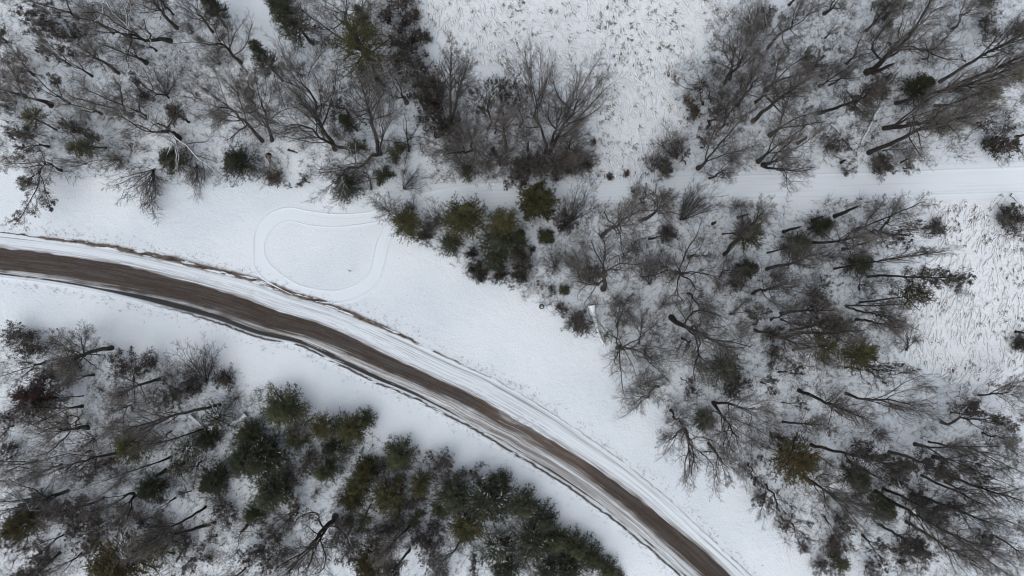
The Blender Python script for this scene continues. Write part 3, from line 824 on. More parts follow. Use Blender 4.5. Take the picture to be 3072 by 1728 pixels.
def put_stump(base, tip, Rpx, label, k):
    B = np.array(G(*base)); T = np.array(G(*tip))
    g = np.random.default_rng(800 + k)
    r = 0.24 if Rpx > 20 else 0.2
    root = bpy.data.objects.new('tree_stump', None); COL.objects.link(root)
    root.location = (B[0], B[1], float(base_h(B[:1], B[1:])[0]) - 0.05)
    root['label'] = label; root['category'] = 'stump'; root['group'] = 'stumps'
    P, R = trunk_line(g, 0.9, 4, 0.02, r, r * 0.7, 0.6)
    child('trunk', mesh_from('stump_trunk', [(*tubes(P, R, 10), 0)], [M['bark']], True), root)
    n = 14
    d = T - B; a0 = math.atan2(d[1], d[0])
    Q = np.zeros((n, 3, 3)); a = a0 + g.normal(0, 0.35, n) if Rpx > 20 else g.random(n) * 6.28
    Ls = g.uniform(0.9, 2.3, n) if Rpx > 20 else g.uniform(0.1, 0.25, n)
    for i_ in range(3):
        Q[:, i_, 0] = np.cos(a) * Ls * i_ / 2 ; Q[:, i_, 1] = np.sin(a) * Ls * i_ / 2; Q[:, i_, 2] = 0.85 + 0.3 * i_ * g.random(n)
    child('splinter', mesh_from('stump_splinter', [(*tubes(Q, np.repeat([[0.06, 0.045, 0.012]], n, 0), 4), 0)], [M['wood_pale']], False), root)
    if Rpx <= 20:
        Pc = np.array([[[0, 0, 0.86], [0, 0, 0.95], [0, 0, 1.05], [0, 0, 1.09]]]); Rc = np.array([[0.2, 0.22, 0.15, 0.02]])
        child('snow_cap', mesh_from('stump_snow', [(*tubes(Pc, Rc, 10), 0)], [M['snow']], True), root)

def build_catalog(text):
    sec = None; k = 0
    rng = random.Random(4)
    for line in text.strip().splitlines():
        line = line.strip()
        if not line: continue
        if line[0] == '#': sec = line[1:]; continue
        left, label = line.split('|')
        f = left.split(); label = label.strip(); k += 1
        kind = f[0]; bx, by, tx, ty, R = map(float, f[1:])
        a = to_px(sec, bx, by); t = to_px(sec, tx, ty)
        if kind in ('lgs', 'lgd'): put_log(kind, a, t, R, label, sec, rng, k)
        elif kind in ('sn', 'snb'): put_snag(kind, a, t, R, label, sec, rng, k)
        elif kind == 'stp': put_stump(a, t, R, label, k)
        else: put_tree(kind, a, t, R, label, sec, rng)
CATALOG = """
#A1
sps 1290 310 760 230 330 | crooked tree with snow-laden forking limbs sprawling sideways, topmost wood above the muddy road
sp 1825 480 1640 330 280 | spreading bare tree with stout bent trunk beside the snowy gap
tl 1340 215 1120 -40 220 | tall bare tree with curved dark trunk reaching the top edge, beside a thin pole
tl 1310 110 1200 -10 80 | thin bare pole tree just behind the curved trunk at the top edge
tl 1180 385 1020 270 90 | short thin trunk standing under the snow-laden sprawling limbs
tl 1105 475 840 310 170 | straight bare tree below the snow-laden sprawling tree
sh 1670 485 1560 400 110 | small bare tree under the stout bent trunk by the snowy gap
tl 890 550 640 380 200 | bare tree with thick dark butt in the middle of the upper corner wood
lt 688 572 380 370 150 | slim tree hazy with brown leaves next to a thick dark butt
tl 580 130 320 -40 170 | slanting bare tree near the top edge of the upper corner wood
lo 405 240 270 120 150 | dark leafy oak close to the topmost corner of the picture
tl 855 250 650 120 180 | bare tree whose foot touches snow-laden limbs
tls 375 790 -20 610 190 | long thick trunk crossing out past the picture edge, upper corner wood
lt 512 780 250 590 190 | brown hazed tree beside the long thick trunk that leaves the picture
lo 1275 742 1080 650 110 | small leafy tree standing alone on snow under the sprawling snowy limbs
sh 1255 725 1220 590 120 | fine bare sapling rising behind the lone small leafy tree
tl 990 875 720 700 180 | bare tree with lattice of twigs, one of a pair with meeting feet
tl 1100 885 840 700 200 | bare tree with longer trunk, other of a pair with meeting feet
lt 1430 922 1310 845 80 | small thin olive sapling near the radiating white limbs
spw 1235 1130 1150 960 430 | huge tree with many white snowy limbs radiating over a dark pine
pd 1340 1200 1290 1210 115 | dark pine crown under the radiating white limbs of a huge tree
pd 800 1110 640 1100 120 | dark pine mass beside the huge radiating tree, above the muddy road
po 700 1120 560 1110 85 | olive pine behind a leafy oak above the muddy road
lo 740 1060 590 980 150 | round leafy oak above an olive pine in the upper corner wood
pd 1850 1230 1790 1230 150 | broad dark pine above the open snow, beside a broken stump
lt 365 1105 130 1050 150 | thick short trunk pointing at the picture edge, above a snow-laden tree
sps 455 1285 250 1200 220 | snow-laden forked tree with thick dark butt at the open snow edge
sh 650 1235 500 1225 90 | low bare branchy tree lying almost flat above the open snow
po 420 980 240 880 90 | dark olive pine near the picture edge in the upper corner wood
lo 150 1040 110 970 100 | brown leafy crown near the picture edge below a dark olive pine
lo 60 800 10 730 120 | leafy dark crown cut by the picture edge
lt 40 315 -60 250 90 | small trunk end peeking in at the picture edge, upper corner wood
sps 60 470 -40 420 140 | snow-coated crossing limbs at the picture edge, upper corner wood
sn 1572 690 1528 664 12 | short broken stub poking from snow near a small bare crown
sh 1485 1240 1430 1470 130 | bare tree leaning out over open snow like a hanging fan
sh 1160 1270 1060 1440 200 | bare tree leaning out over open snow below the dark pine
lt 300 1250 340 1590 210 | sparse leafy tree leaning far out over open snow toward the muddy road
sh 900 1200 800 1190 130 | tangled bare tree between two dark pines above the muddy road
lo 640 260 500 210 120 | brown leafy crown between slanting trunks near the topmost wood
sh 700 130 610 60 110 | dense grey twiggy crown touching the top edge
pdn 1705 205 1610 70 90 | slender dark pine at the top edge beside the snowy gap
sh 1450 260 1410 190 70 | fuzzy dark sapling beside the slender dark pine
sp 1610 245 1440 30 170 | bare tree with winding trunk running up beside the slender dark pine
sp 1986 1070 1640 800 270 | wide bare tree with low bent trunk at the edge of the loop clearing
sp 2055 1062 1970 720 250 | upright wide bare tree with dark butt, partner of the low bent trunk
lo 1900 740 1870 620 110 | dense twiggy brown crown in the wide bare tree by the loop clearing
lo 1525 765 1445 695 60 | tiny dark leafy sapling on snow beside a short broken stub
lt 520 490 340 345 120 | hazy leafed slanting tree in the middle of the upper corner wood
sh 560 1000 480 930 120 | bare thicket tree between an olive pine and a leafy oak
tl 240 560 60 420 130 | thin bare tree near the picture edge in the upper corner wood
sh 260 1420 230 1380 90 | low bare bush at the wood edge over the muddy road
tl 760 860 560 740 150 | pale bare tree hidden in twigs at the heart of the upper corner wood
tl 1000 150 880 60 120 | pale bare tree top behind the snow-laden sprawling limbs
tl 180 720 20 560 120 | thin pole beside the long trunk leaving the picture
sh 1680 900 1600 870 100 | fine bare bush right below the low bent wide tree
#A2
pi 920 608 780 330 210 | tall pine with curved bare trunk and two olive crowns beside the snowy gap
sp 850 400 690 40 360 | large bare tree with sweeping limbs reaching the top edge by the marsh
pdn 435 332 250 140 120 | dark narrow pine leaning over the snowy gap
lrd 530 350 500 280 75 | red leafed bush beside the dark narrow pine
pdn 203 612 60 440 90 | thin feathery pine in the snowy gap
lo 352 576 300 510 80 | small leafy sapling in the snowy gap
tls 1138 778 980 540 140 | bare tree with dusting of snow on its trunk near the shrubs by the marsh
sp 600 1132 330 620 280 | wide bare tree with long straight stems above the loop track
sp 745 1152 260 940 240 | bare tree fanning low over snow above the loop track
lo 700 880 560 800 130 | dark leafy oak overlapping long straight stems above the loop track
lo 835 945 720 800 90 | smaller dark leafy oak beside the dark leafy oak above the loop track
pdn 768 992 690 925 60 | small greenish pine between bare trees above the loop track
tl 930 1160 805 660 170 | bare tree with one tall wavering stem and thick foot above the loop track
sp 945 1170 965 890 170 | bushy bare tree with radiating twigs sharing its foot with a wavering stem
snb 1157 1146 1135 970 80 | dead crooked tree with short side twigs beside a small round pine
pg 1065 1160 1060 1145 65 | small round pine beside the dead crooked tree
sp 925 1168 650 1320 240 | bare tree with limbs leaning down toward the loop track
pg 775 1130 770 1110 55 | little dark pine tucked under the wide bare trees
lo 375 1390 370 1365 75 | brown leafy bush near the loop track corner
lo 240 1410 240 1400 28 | tiny brown tuft on open snow
pd 700 1410 680 1395 120 | dark pine crown at the upper rim of the loop track
pg 965 1345 960 1330 60 | small olive pine at the upper rim of the loop track
sh 1110 1430 1200 1350 120 | fan of bare twigs reaching over the trail mouth
sp 870 1430 800 1290 120 | sparse bare tree between the dark pine and the small olive pine
sh 1112 1308 1108 1295 30 | tiny spindly sapling on snow by the trail mouth
lgd 248 1134 322 1160 6 | short dark log stub lying on snow above the loop clearing
stp 100 1180 140 1235 30 | broken stump with pale splintered wood fanned on snow
sh 80 1310 60 1290 110 | twiggy brown bush beside the splintered stump
shd 1400 850 1330 690 190 | dense dark grey bare thicket at the foot of the marsh
tl 1470 935 1470 430 110 | slim bare tree poking up into the marsh from the dense thicket
tl 1480 900 1590 520 110 | thin tree leaning toward the marsh beside a slim one
sp 1637 1122 1620 1000 150 | bare tree with short forked trunk in the thicket above the trail
lo 1748 978 1730 740 120 | first of two dark leafy oaks standing side by side below the marsh
lo 1802 1005 1890 740 120 | second dark leafy oak, the one further along the marsh edge
tl 1890 1132 1870 880 130 | bent dark trunk under two dark leafy oaks below the marsh
shs 1330 910 1330 890 130 | low snow-dusted brush beside the dense dark thicket
sh 1620 1250 1600 1240 200 | wide low bare brush above the trail
pg 1592 1320 1590 1305 50 | tiny olive pine in low bare brush above the trail
sp 1640 1130 1430 1165 150 | bare tree with sprawling flat limbs above the trail mouth
shs 1120 60 1110 40 90 | snow-dusted shrub at the top edge against the marsh
shs 1150 180 1140 160 100 | snow-dusted shrub along the marsh border, above a leaning white limb
shs 1220 300 1210 280 100 | dark snow-dusted shrub where the marsh border bends
shs 1070 330 1060 310 90 | snow-dusted shrub beside the twin crowned pine
shs 1180 430 1170 420 110 | snow-dusted shrub at the foot of a leaning white limb
shs 1060 480 1050 470 90 | snow-dusted shrub behind the pine with curved trunk
shs 1240 540 1230 530 100 | snow-dusted shrub between the marsh border and the dense thicket
shs 1000 130 990 110 90 | snow-dusted shrub behind the large sweeping bare tree
shb 1215 130 1205 110 45 | strip of brown brush on the marsh border, higher one
shb 1290 310 1285 290 50 | strip of brown brush on the marsh border, lower one
lgs 1192 350 1108 522 7 | white snow-covered dead limb leaning in shrubs by the marsh
pdn 240 60 210 20 65 | dark pine tip at the top edge beside the snowy gap
lo 120 10 100 -10 60 | dark tuft of leaves at the top edge in the snowy gap
pdn 800 160 795 120 60 | dense dark pine top between sweeping bare limbs
pg 945 680 940 660 45 | fuzzy green sapling below the pine with curved trunk
lo 730 710 705 680 60 | small leafy sapling beside a tall wavering stem
lo 855 40 850 25 50 | small dark crown at the top edge inside the sweeping bare tree
shd 1460 1010 1440 960 110 | brown bare brush between the dense thicket and a forked bare tree
shb 150 1370 150 1340 80 | brown fuzzy bush near the splintered stump at the clearing edge
lo 860 500 820 520 100 | mixed brown bush at the foot of the twin crowned pine
sh 1120 640 1110 610 90 | bare bush by the snow-dusted trunk
sh 640 1060 600 1010 90 | bare twiggy bush filling the gap above the dark pine at the loop rim
#A3
sp 252 1160 150 640 250 | bare tree at the near leg of a V of trunks by the marsh
sp 275 1155 520 740 280 | bare tree leaning over the marsh, outer leg of a V of trunks
sp 300 1085 380 800 140 | dense bare tree standing inside the V of trunks
lo 60 960 20 740 120 | dark leafy oak beside the V of trunks
shd 420 1280 400 1260 155 | wide dense brown brush above the trail beneath the V of trunks
shd 180 1260 160 1240 150 | grey brush between the trail and dark leafy oaks
lrd 325 1345 320 1330 55 | rusty red bush low above the trail
lrd 200 1305 195 1290 40 | smaller rusty bush beside wide brown brush above the trail
shd 545 1250 540 1240 90 | brown brush at the corner of the marsh by the trail
shb 625 1090 620 1080 30 | single dark tuft standing in the marsh near the brush
sp 1600 637 1640 330 210 | bare tree with black bent trunk on the far marsh edge
sp 1640 600 1860 270 250 | bare tree fanning away from the black bent trunk on the far marsh edge
sps 1440 792 1390 600 180 | bare tree with snowy limbs bulging into the marsh
sps 1500 772 1480 640 140 | smaller tree with snowy limbs behind the one bulging into the marsh
lrd 1430 680 1410 640 55 | rusty leaf clump within snowy limbs at the marsh edge
tl 1787 482 1880 370 70 | short thin dark pole near the black bent trunk
tl 1815 916 2170 640 150 | heavy straight dark trunk in the wood above the trail
tl 1838 772 2070 590 130 | thin straight trunk just above the heavy straight dark trunk
sp 1700 800 1860 580 200 | bare tree with curved trunk behind the heavy straight dark trunk
lo 1470 972 1640 830 140 | brown leafed tree beside a rusty clump near the marsh
tl 1560 972 1720 850 120 | thin bare pole next to the brown leafed tree
tl 1405 1268 1640 1060 190 | bare tree with thick dark foot slanting above the trail
sp 1487 1346 1640 1260 150 | low bare tree right above the trail with slanting trunk
lrd 1312 1245 1290 1130 70 | red-brown leafy tree on the marsh side of the slanting trunks
sh 1245 1200 1200 1070 120 | fine bare tree beside the red-brown leafy tree
sh 1060 1302 1085 1180 100 | lone small bare tree with forked foot at the marsh end
lrd 1425 1112 1455 1040 85 | rusty brown crown above a thick dark foot
tl 1855 1222 2140 960 180 | dark slanting trunk, uppermost of three rising from one spot
tl 1890 1245 2230 1120 170 | middle of three dark trunks rising from one spot
spl 1900 1255 2160 1300 150 | arching tree drooping over the trail, lowest of three from one spot
shb 1330 770 1320 750 70 | dark bush poking out of snow at the far marsh edge
shb 1400 860 1385 850 70 | dark brush between the marsh edge and rusty clump
shb 870 1330 865 1320 35 | brown tuft by the trail, closest to the marsh mouth
shb 740 1342 735 1335 35 | brown tuft by the trail next to wide brown brush
shb 210 1405 205 1400 50 | snowy brown brush touching the trail above the round cedar
shd 1180 1310 1170 1295 90 | low grey brush between lone small tree and slanting trunks
sh 930 1510 975 1420 85 | bare bush spilling across the trail below the marsh
lrd 1580 870 1550 840 60 | deep red clump in a brown leafed tree
sh 1640 700 1600 680 120 | grey bare bush at the foot of the black bent trunk
lo 1900 180 1890 140 100 | brown leafed crown over the marsh corner near the top edge
sp 1800 350 1830 150 160 | bare tree behind the marsh corner near the top edge
sh 1560 570 1540 540 100 | dark bush on snow beside the black bent trunk
sh 1780 1130 1700 1180 140 | twiggy bare bush between two slanting trunks above the trail
tl 1700 700 1830 620 120 | slim bare tree between snowy limbs and heavy trunk
#A4
spl 738 550 1180 190 340 | great oak with massive dark trunk near the top corner beyond the marsh
snb 785 556 950 482 20 | broken thick snag lying beside the massive dark trunk
tl 418 106 660 -60 150 | thick dark trunk leaving through the top edge near the great oak
tl 735 236 960 0 120 | straight thin trunk between great oak and top edge
tl 835 300 950 230 60 | small pole near the foot of the great oak
tl 758 317 830 262 30 | short stub pole above the great oak foot
tl 590 482 770 310 110 | thin curving trunk beside the massive dark trunk
tl 382 654 600 520 120 | bare tree with dark foot uphill of the small thin poles
tl 458 646 600 560 80 | thin pole paired with a dark foot above the trail wood
lo 300 570 360 460 120 | dark leafy oak with reddish heart in the wood above the trail
lt 380 858 760 720 130 | long leaning trunk with leafy base above the trail
tl 868 970 1450 740 170 | long leaning trunk with fork near its foot, middle of trail wood
tl 880 968 1560 880 150 | lower fork companion of the long leaning trunk, middle of trail wood
tl 1045 930 1350 880 80 | thin straight pole beneath the forked long trunk
tl 755 1155 1420 900 210 | stout long trunk with broad fan of twigs just above the trail
tl 860 1140 1050 1100 60 | thin stick pole beneath the stout long trunk
tl 1290 622 1980 220 150 | uppermost of four parallel poles running to the picture edge
tl 1330 680 2020 380 120 | second of four parallel poles, running to the picture edge
tl 1410 672 2030 440 120 | third of four parallel poles, running to the picture edge
tl 960 780 1700 600 130 | lowest of four parallel poles, starting nearest the forked trunk
pg 1080 700 1160 650 120 | dark green pine crown among parallel poles
po 1500 720 1670 690 90 | olive pine crown at the outer end of parallel poles
po 1180 980 1320 950 90 | olive pine crown caught in a broad fan of twigs above the trail
po 1740 590 1870 560 75 | dull olive pine by the picture edge among parallel poles
pg 1640 40 1660 -5 50 | dark green pine tip at the top edge near the corner
lo 1620 230 1690 170 110 | reddish leafed crown near the top corner
lo 1850 270 1910 220 90 | brown leafy crown at the picture edge near the top corner
sp 1380 220 1530 60 190 | dense twiggy bare tree at the top edge near the corner
lo 900 160 960 90 130 | leafy crown at the top edge beside great oak limbs
lo 800 90 830 40 80 | small leafy crown at the top edge above the marsh wood
lgs 1215 325 1075 570 7 | snow-covered log crossing below great oak limbs
lgs 970 490 918 625 6 | short snow-covered log below the broken thick snag
lgs 840 785 690 1085 9 | long snowy log pointing down to the trail
lgs 460 930 552 1022 8 | short thick snowy log beside the brown leafed bush
snb 1480 470 1430 390 100 | shattered snow-caked snag beneath parallel poles
shs 1740 1090 1720 1060 170 | heap of snow-laden fallen brush by the trail and picture edge
sn 1870 1030 1950 1010 14 | dark pole butt poking in at the picture edge above the trail
lrd 640 1140 600 1110 65 | rust coloured bush beside a short thick snowy log
lo 540 1120 485 1085 100 | brown leafed bush touching the rust coloured bush
lgd -10 740 150 910 5 | thin dark fallen pole crossing beside a long leaning trunk
sn 218 1082 292 1024 16 | thick short butt above arching tree by the trail
sn 548 1226 592 1208 14 | tiny log end beside the trail beneath the rust bush
lo 630 1310 620 1290 60 | brown tuft on the trail verge beneath the rust bush
shd 885 1265 870 1250 110 | brown brush on the trail verge beneath the stout long trunk
lo 1090 1280 1080 1260 60 | leafy tuft on the trail verge, one nearer the picture edge
tl 425 290 545 185 60 | small crooked pole on open snow above the trail wood
sp -10 370 190 150 210 | wide bare tree behind the leafy oak with reddish heart
tl -20 680 300 420 180 | long slanting bare tree below the wide bare tree
tl 10 1022 330 800 190 | dark slanting trunk with twig fan next to thin fallen pole
sn 155 40 210 -5 14 | dark pole butt at the top edge above the marsh wood
sh 1500 800 1560 780 150 | grey twig fan between olive pine crowns
sp 1150 450 1250 330 150 | bare tree tangled in great oak limbs
lo 960 640 920 620 90 | brown leafy bush beside the dark green pine crown
sp 700 700 850 640 130 | bare tree between the leafy base and dark green pine
tl 1250 800 1700 760 120 | thin trunk running under parallel poles
sh 730 880 760 840 90 | small bare bush over the long snowy log
sp 1000 1230 1100 1130 130 | bare bush in front of the stout long trunk foot
#B3
ced 205 110 200 80 110 | round olive cedar standing at the trail side
shd 400 240 400 220 105 | dark dense round bush beside the round olive cedar
tl 262 210 350 190 40 | bent dark trunk between cedar and dark round bush
sh 450 215 520 70 160 | fine bare vase shaped tree above the dark round bush by the trail
tl 972 218 1150 90 170 | bare tree with slanting trunk at the trail edge
lo 960 90 1000 50 110 | dark leafy crown at the trail edge
sh 1268 215 1340 70 130 | bare tree with dark foot at the trail edge, one stem of two
sh 1285 212 1450 90 150 | second stem beside the dark foot at the trail edge, further along
tl 680 335 900 170 190 | slanting twiggy tree with brown base below the trail bushes
spl 690 732 700 480 270 | wide bare tree with curved dark butt in the wood below the trail
sp 655 700 470 490 190 | bare tree fanning toward the loop meadow beside the wide one
shl 1042 702 1065 520 130 | spray of upright bare stems from a single foot
spl 1385 775 1310 600 320 | big tree with flat zigzag trunk and limbs both ways
sp 1330 765 1420 860 160 | lower limbs of bare tree hanging below the zigzag trunk
tl 1335 497 1520 410 110 | bare tree with straight dark foot above the zigzag trunk
tl 1605 470 1880 170 120 | long bare trunk passing an olive pine below the trail
po 1700 370 1785 320 95 | olive pine crossed by a long bare trunk below the trail
tl 1590 316 1780 300 60 | thin dark pole poking at the olive pine
sn 1707 190 1795 170 14 | short dark pole lying under the trail brush
sn 1515 240 1545 220 14 | tiny dark stub under the trail edge trees
lgd 1027 355 1110 337 7 | short dark log on snow beneath trail edge trees
sp 1815 770 2060 700 190 | bare tree with thick pale ended trunk in the wood below the trail
pd 1800 600 1795 575 80 | dark round pine beside a tall fallen log
lo 1700 720 1690 680 90 | dark leafy bush next to the dark round pine
lo 930 450 935 425 55 | small dark brown crown above the spray of stems
sp 792 1022 830 870 140 | bare tree over the snowy dead trunk by the meadow corner
sp 960 1148 990 950 110 | small upright bare tree behind the star shaped giant
spl 870 1185 870 1200 370 | star shaped giant bare tree with limbs radiating every way at meadow edge
sp 1000 1200 1060 1300 200 | bare tree under the star shaped giant at meadow edge
spl 1205 945 1580 1170 300 | crooked long oak with zigzag heavy trunk below centre wood
pd 1610 1340 1620 1330 135 | dark pine under the crooked long oak
lrd 200 700 195 690 35 | tiny red bush in brush near the meadow corner
lrd 315 745 310 735 45 | red-brown bush beside a tiny green sapling
pg 400 750 398 742 35 | tiny green sapling in brush near the meadow corner
lrd 385 885 380 875 60 | russet brush at the meadow corner
stp 225 865 240 850 16 | dark stump capped with snow at the meadow corner
lgs 582 845 645 1060 20 | thick snow-covered dead trunk at the meadow edge, upper piece
lgs 645 1055 705 1160 12 | thin snow-covered end of dead trunk at the meadow edge
lo 1830 1000 1830 900 110 | dark twiggy leafed tree beside the thick pale ended trunk
lo 1275 1400 1345 1460 60 | small brown leafed tree under the star giant
tl 1837 1042 2200 1150 110 | slanting thin trunk heading to lower corner wood
lgs 1700 395 1480 630 8 | tall snowy fallen log beside the dark round pine
lo 730 1100 725 1085 50 | dark tuft within the star shaped giant limbs
shd 520 1000 500 1000 110 | grey brush against the meadow beside the snowy dead trunk
shd 600 620 560 640 110 | grey brush beneath the wide bare tree with curved butt
sp 1570 640 1640 560 130 | thin bare tree above the thick pale ended trunk
sh 1560 740 1590 720 100 | bare bush between zigzag trunk and leafy bush
sh 1500 950 1520 930 100 | bare bush above the crooked long oak
tl 1650 920 1780 900 100 | bare pole over the crooked long oak crown
sh 1750 1080 1760 1060 100 | bare bush by the crooked long oak crown end
sh 1130 880 1150 860 90 | bare sapling between star giant and zigzag trunk
shd 110 560 100 540 100 | snow-mixed brush below the dark pines by the meadow
shd 60 640 50 630 90 | brown brush at the meadow margin below the dark pines
lrd 0 725 -5 715 30 | small rusty bush on the meadow margin
shb 60 470 50 460 60 | olive brown brush beneath the dark pine clump
shd 1200 330 1190 320 90 | pale brush beneath the trail edge trees
lo 1160 40 1175 30 60 | speckled leafy crown leaning onto the trail
sh 1700 80 1720 90 90 | snowy low brush on the lower trail verge
sh 1400 1340 1420 1320 90 | bare bush beside the dark pine under the crooked oak
#B2
po 1140 250 1130 230 110 | olive pine nearest the loop track
sh 1370 240 1360 180 120 | bare bush between two olive pines by the loop track
po 1590 230 1575 200 150 | broad olive brown pine between trail and meadow
pd 1480 400 1470 395 95 | snow-speckled dark pine below the broad olive brown pine
po 1875 260 1870 240 110 | rusty olive pine above the darkest pine
pd 1820 400 1820 400 150 | darkest broad pine in the clump above the meadow
pd 1800 540 1800 530 70 | small olive pine tip hanging below the darkest broad pine
sh 1190 130 1180 110 80 | dark twiggy bush above the olive pine nearest the loop track
shd 1290 340 1280 330 100 | brown bush below bare one between olive pines by the loop
sh 1010 150 960 110 130 | bare tree crown spilling over the loop track mouth
shd 1640 480 1630 470 60 | dark small bush left standing under the pine clump
shd 1680 580 1670 570 90 | dark spiny bush at the meadow edge beneath the pine clump
shd 1700 670 1690 660 70 | speckled brown bush at the tip of the meadow brush
shd 1860 640 1850 630 90 | snow-mixed bush next to the speckled brown bush
sh 720 600 700 592 9 | single dry weed inside the loop clearing
lgs 1460 545 1500 560 4 | tiny snow mound stick on the meadow
pg 1970 420 1985 360 85 | olive pine on the wood side of the darkest broad pine
pg 2190 340 2190 335 60 | small green brown pine standing apart on snow
shd 2100 440 2085 435 35 | little dark shrub between pine clump and lone green brown pine
#B4
sn 505 182 690 105 18 | broken grey pole under the trail, longest of the snags
sn 340 216 425 182 18 | short black snag above a dark reddish pine
sn 120 300 260 260 15 | slanting snag beside a dark reddish pine
pd 410 280 425 250 80 | dark pine beside the short black snag
pd 200 430 240 405 110 | dark reddish pine in the wood below the trail
tl 0 458 200 400 60 | thin pole entering the dark reddish pine
tl -5 582 340 480 120 | curved thin trunk below the dark reddish pine
tl 330 380 700 335 140 | nearly level trunk running out of the dark reddish pine
tl 650 292 1000 170 190 | fan of brown twigs with dark trunk, outermost near trail and marsh
lo 740 316 1110 330 130 | dark leafy tree at the margin of the far marsh
sp 850 300 960 150 170 | bare tree within the fan of brown twigs by the far marsh
tl 570 430 850 405 120 | bare level trunk above the black round pine
pd 680 550 715 530 100 | black round pine above the long leaning trunk
tl 505 580 1260 460 60 | long trunk leaning out over the far marsh with tufted tip
lt 760 640 1330 650 110 | leaning tree with curved tip and thin leaves over the far marsh
po 700 835 1110 780 90 | olive pine on a curved bare trunk at the far marsh edge
tl 590 858 1000 850 60 | straight thin trunk beneath the curved pine trunk
tl 600 865 960 960 100 | thin trunk diverging down beneath the curved pine trunk
tl 668 965 980 1020 120 | brown brushlike tree pointing at the far marsh
sp 25 970 230 900 110 | bare tree with forked dark foot above the paired olive pines
tl 100 915 480 890 110 | long level trunk above the leafy crown
tl 100 960 250 1010 70 | short curving trunk under the forked dark foot
lt 175 1045 450 990 110 | leafy tree above the paired olive pines
tl 240 1066 680 1050 110 | dark level trunk just above the paired olive pines
tl 172 1096 300 1130 30 | small bent pole above the paired olive pines
po 195 1194 440 1170 130 | inner of the paired olive pines with pale trunk
po 575 1218 695 1225 110 | outer of the paired olive pines toward the marsh
lo 580 1330 900 1335 110 | ragged dark leafy tree under the outer olive pine
tl 785 1360 870 1450 60 | short thin pole beneath the ragged dark leafy tree
lt 80 1360 260 1350 110 | leafy tree with dark foot below the paired olive pines
shd 1870 220 1860 200 140 | grey brush at the picture edge beyond the far marsh
lgs 1830 20 1935 115 7 | snow-covered log at the picture edge below the trail
sn 1870 1054 1960 1080 12 | thin dark pole end at the picture edge over the far marsh
shd 1920 1160 1910 1150 90 | brown blurred brush at the picture edge over the far marsh
lo 340 790 400 780 140 | speckled leafy crown in the middle of the wood below the trail
sp 700 740 790 700 130 | pale twiggy tree in front of the curved pine trunk
lgs 222 780 165 935 6 | thin white limb leaning beside the speckled leafy crown
sh 60 700 90 640 130 | fine bare tree near the thick pale ended trunk crown
sp 430 480 520 470 110 | pale bare crown above the long leaning trunk
lo 60 1080 60 1060 90 | leafy patch tree near the crooked oak end
shd 1280 280 1270 270 80 | brown weeds at the far marsh edge by the dark leafy tree
lo 620 1020 600 1000 90 | thin leafy crown above the outer olive pine
sp 1050 1200 1080 1100 130 | ghostly bare tree at the marsh side of the outer olive pine
sh 470 1280 460 1270 110 | bare brush beneath the paired olive pines
lo 60 1250 70 1240 90 | brown leafed brush beside the dark pine under the crooked oak
sh 1480 760 1470 750 50 | small bush on the marsh near the leaning tree tip
#C3
snb 1200 200 1225 238 14 | spotted broken stub at the meadow edge
pg 1440 300 1455 285 90 | green pine leaning out to the meadow beyond the road
sp 1230 250 1270 290 110 | dark twiggy crown between the spotted stub and green pine
sp 1110 20 950 130 190 | bare fan drooping over the meadow above the spotted stub
lo 1330 90 1345 60 70 | small leafy crown above the green pine
spl 1300 340 1390 560 200 | long bare limb tree hanging over the meadow beneath the green pine
sp 1290 345 1170 450 140 | bare fan beneath the green pine, side toward the road
sp 1520 140 1720 420 240 | heavy trunk forking downhill from its dark foot, lower half
sp 1525 140 1840 180 170 | upper half of twin trees from one dark foot
sp 1485 450 1640 640 200 | bare tree curling down to the meadow, widest of the edge
lo 1780 600 1820 700 130 | leafed bare tree at the meadow edge past the curling one
spw 1920 820 1870 1010 100 | sparse snowy limbed tree drooping at the meadow tip
shs 1890 900 1870 880 60 | snowy tangle at the meadow tip
sh 950 20 1060 0 130 | bare crown over the meadow under the star shaped giant
lo 1650 30 1680 30 110 | speckled brown crown between two heavy trunks
sh 1850 420 1860 450 120 | bare brush by the orange pine
pd 100 930 100 920 130 | dark pine in the roadside hedge, uppermost
pd 240 1060 240 1040 115 | dark pine in the roadside hedge, second from its upper end
pg 330 1190 330 1180 120 | green pine in the roadside hedge beside a notch
pg 500 1270 490 1240 115 | green pine in the roadside hedge below a notch
pd 150 1220 140 1200 140 | dark pine behind the roadside hedge in its middle
pg 620 1350 610 1320 110 | green pine in the roadside hedge near its lower end
pd 430 1400 430 1385 125 | dark pine behind the hedge near the bottom edge
sps 130 1400 110 1370 160 | snowy limbed bare tree behind the roadside hedge
pg 740 1430 730 1410 85 | green pine last but one in the roadside hedge
shd 820 1460 810 1440 60 | dim brush closing the roadside hedge at the bottom edge
pd 280 1430 280 1410 110 | dark pine against the bottom edge behind the hedge
#C4
tl 235 48 700 250 150 | long dark trunk with leafy clumps above the orange pine
lo 480 170 560 170 100 | leafy clump tree crossing the long dark trunk
sp 588 70 1130 170 160 | level trunk ending in bare fan below the far marsh
lt 110 140 290 170 80 | small leafy leaning tree beside the long dark trunk
tl 112 288 400 310 80 | thin crooked wavering pole on snow above the orange pine
pa 130 510 200 560 160 | orange and green pine in the lower corner wood
sn 212 405 200 440 14 | broken dark snag tip at the orange pine
lt 325 458 900 600 130 | leafy leaning trunk starting beside the orange pine
lgd 590 570 845 712 9 | dark log slanting on snow under leafy leaning trunk
lt 910 512 1280 640 130 | slim leafy tree in the middle of the lower corner wood
tl 1108 455 1600 560 150 | forked thin trunk with pale foot, lower corner wood
tl 1250 550 1800 650 140 | thin trunk parallel beneath the forked pale foot
tl 1215 437 1520 510 80 | slender twig tree above the forked pale foot
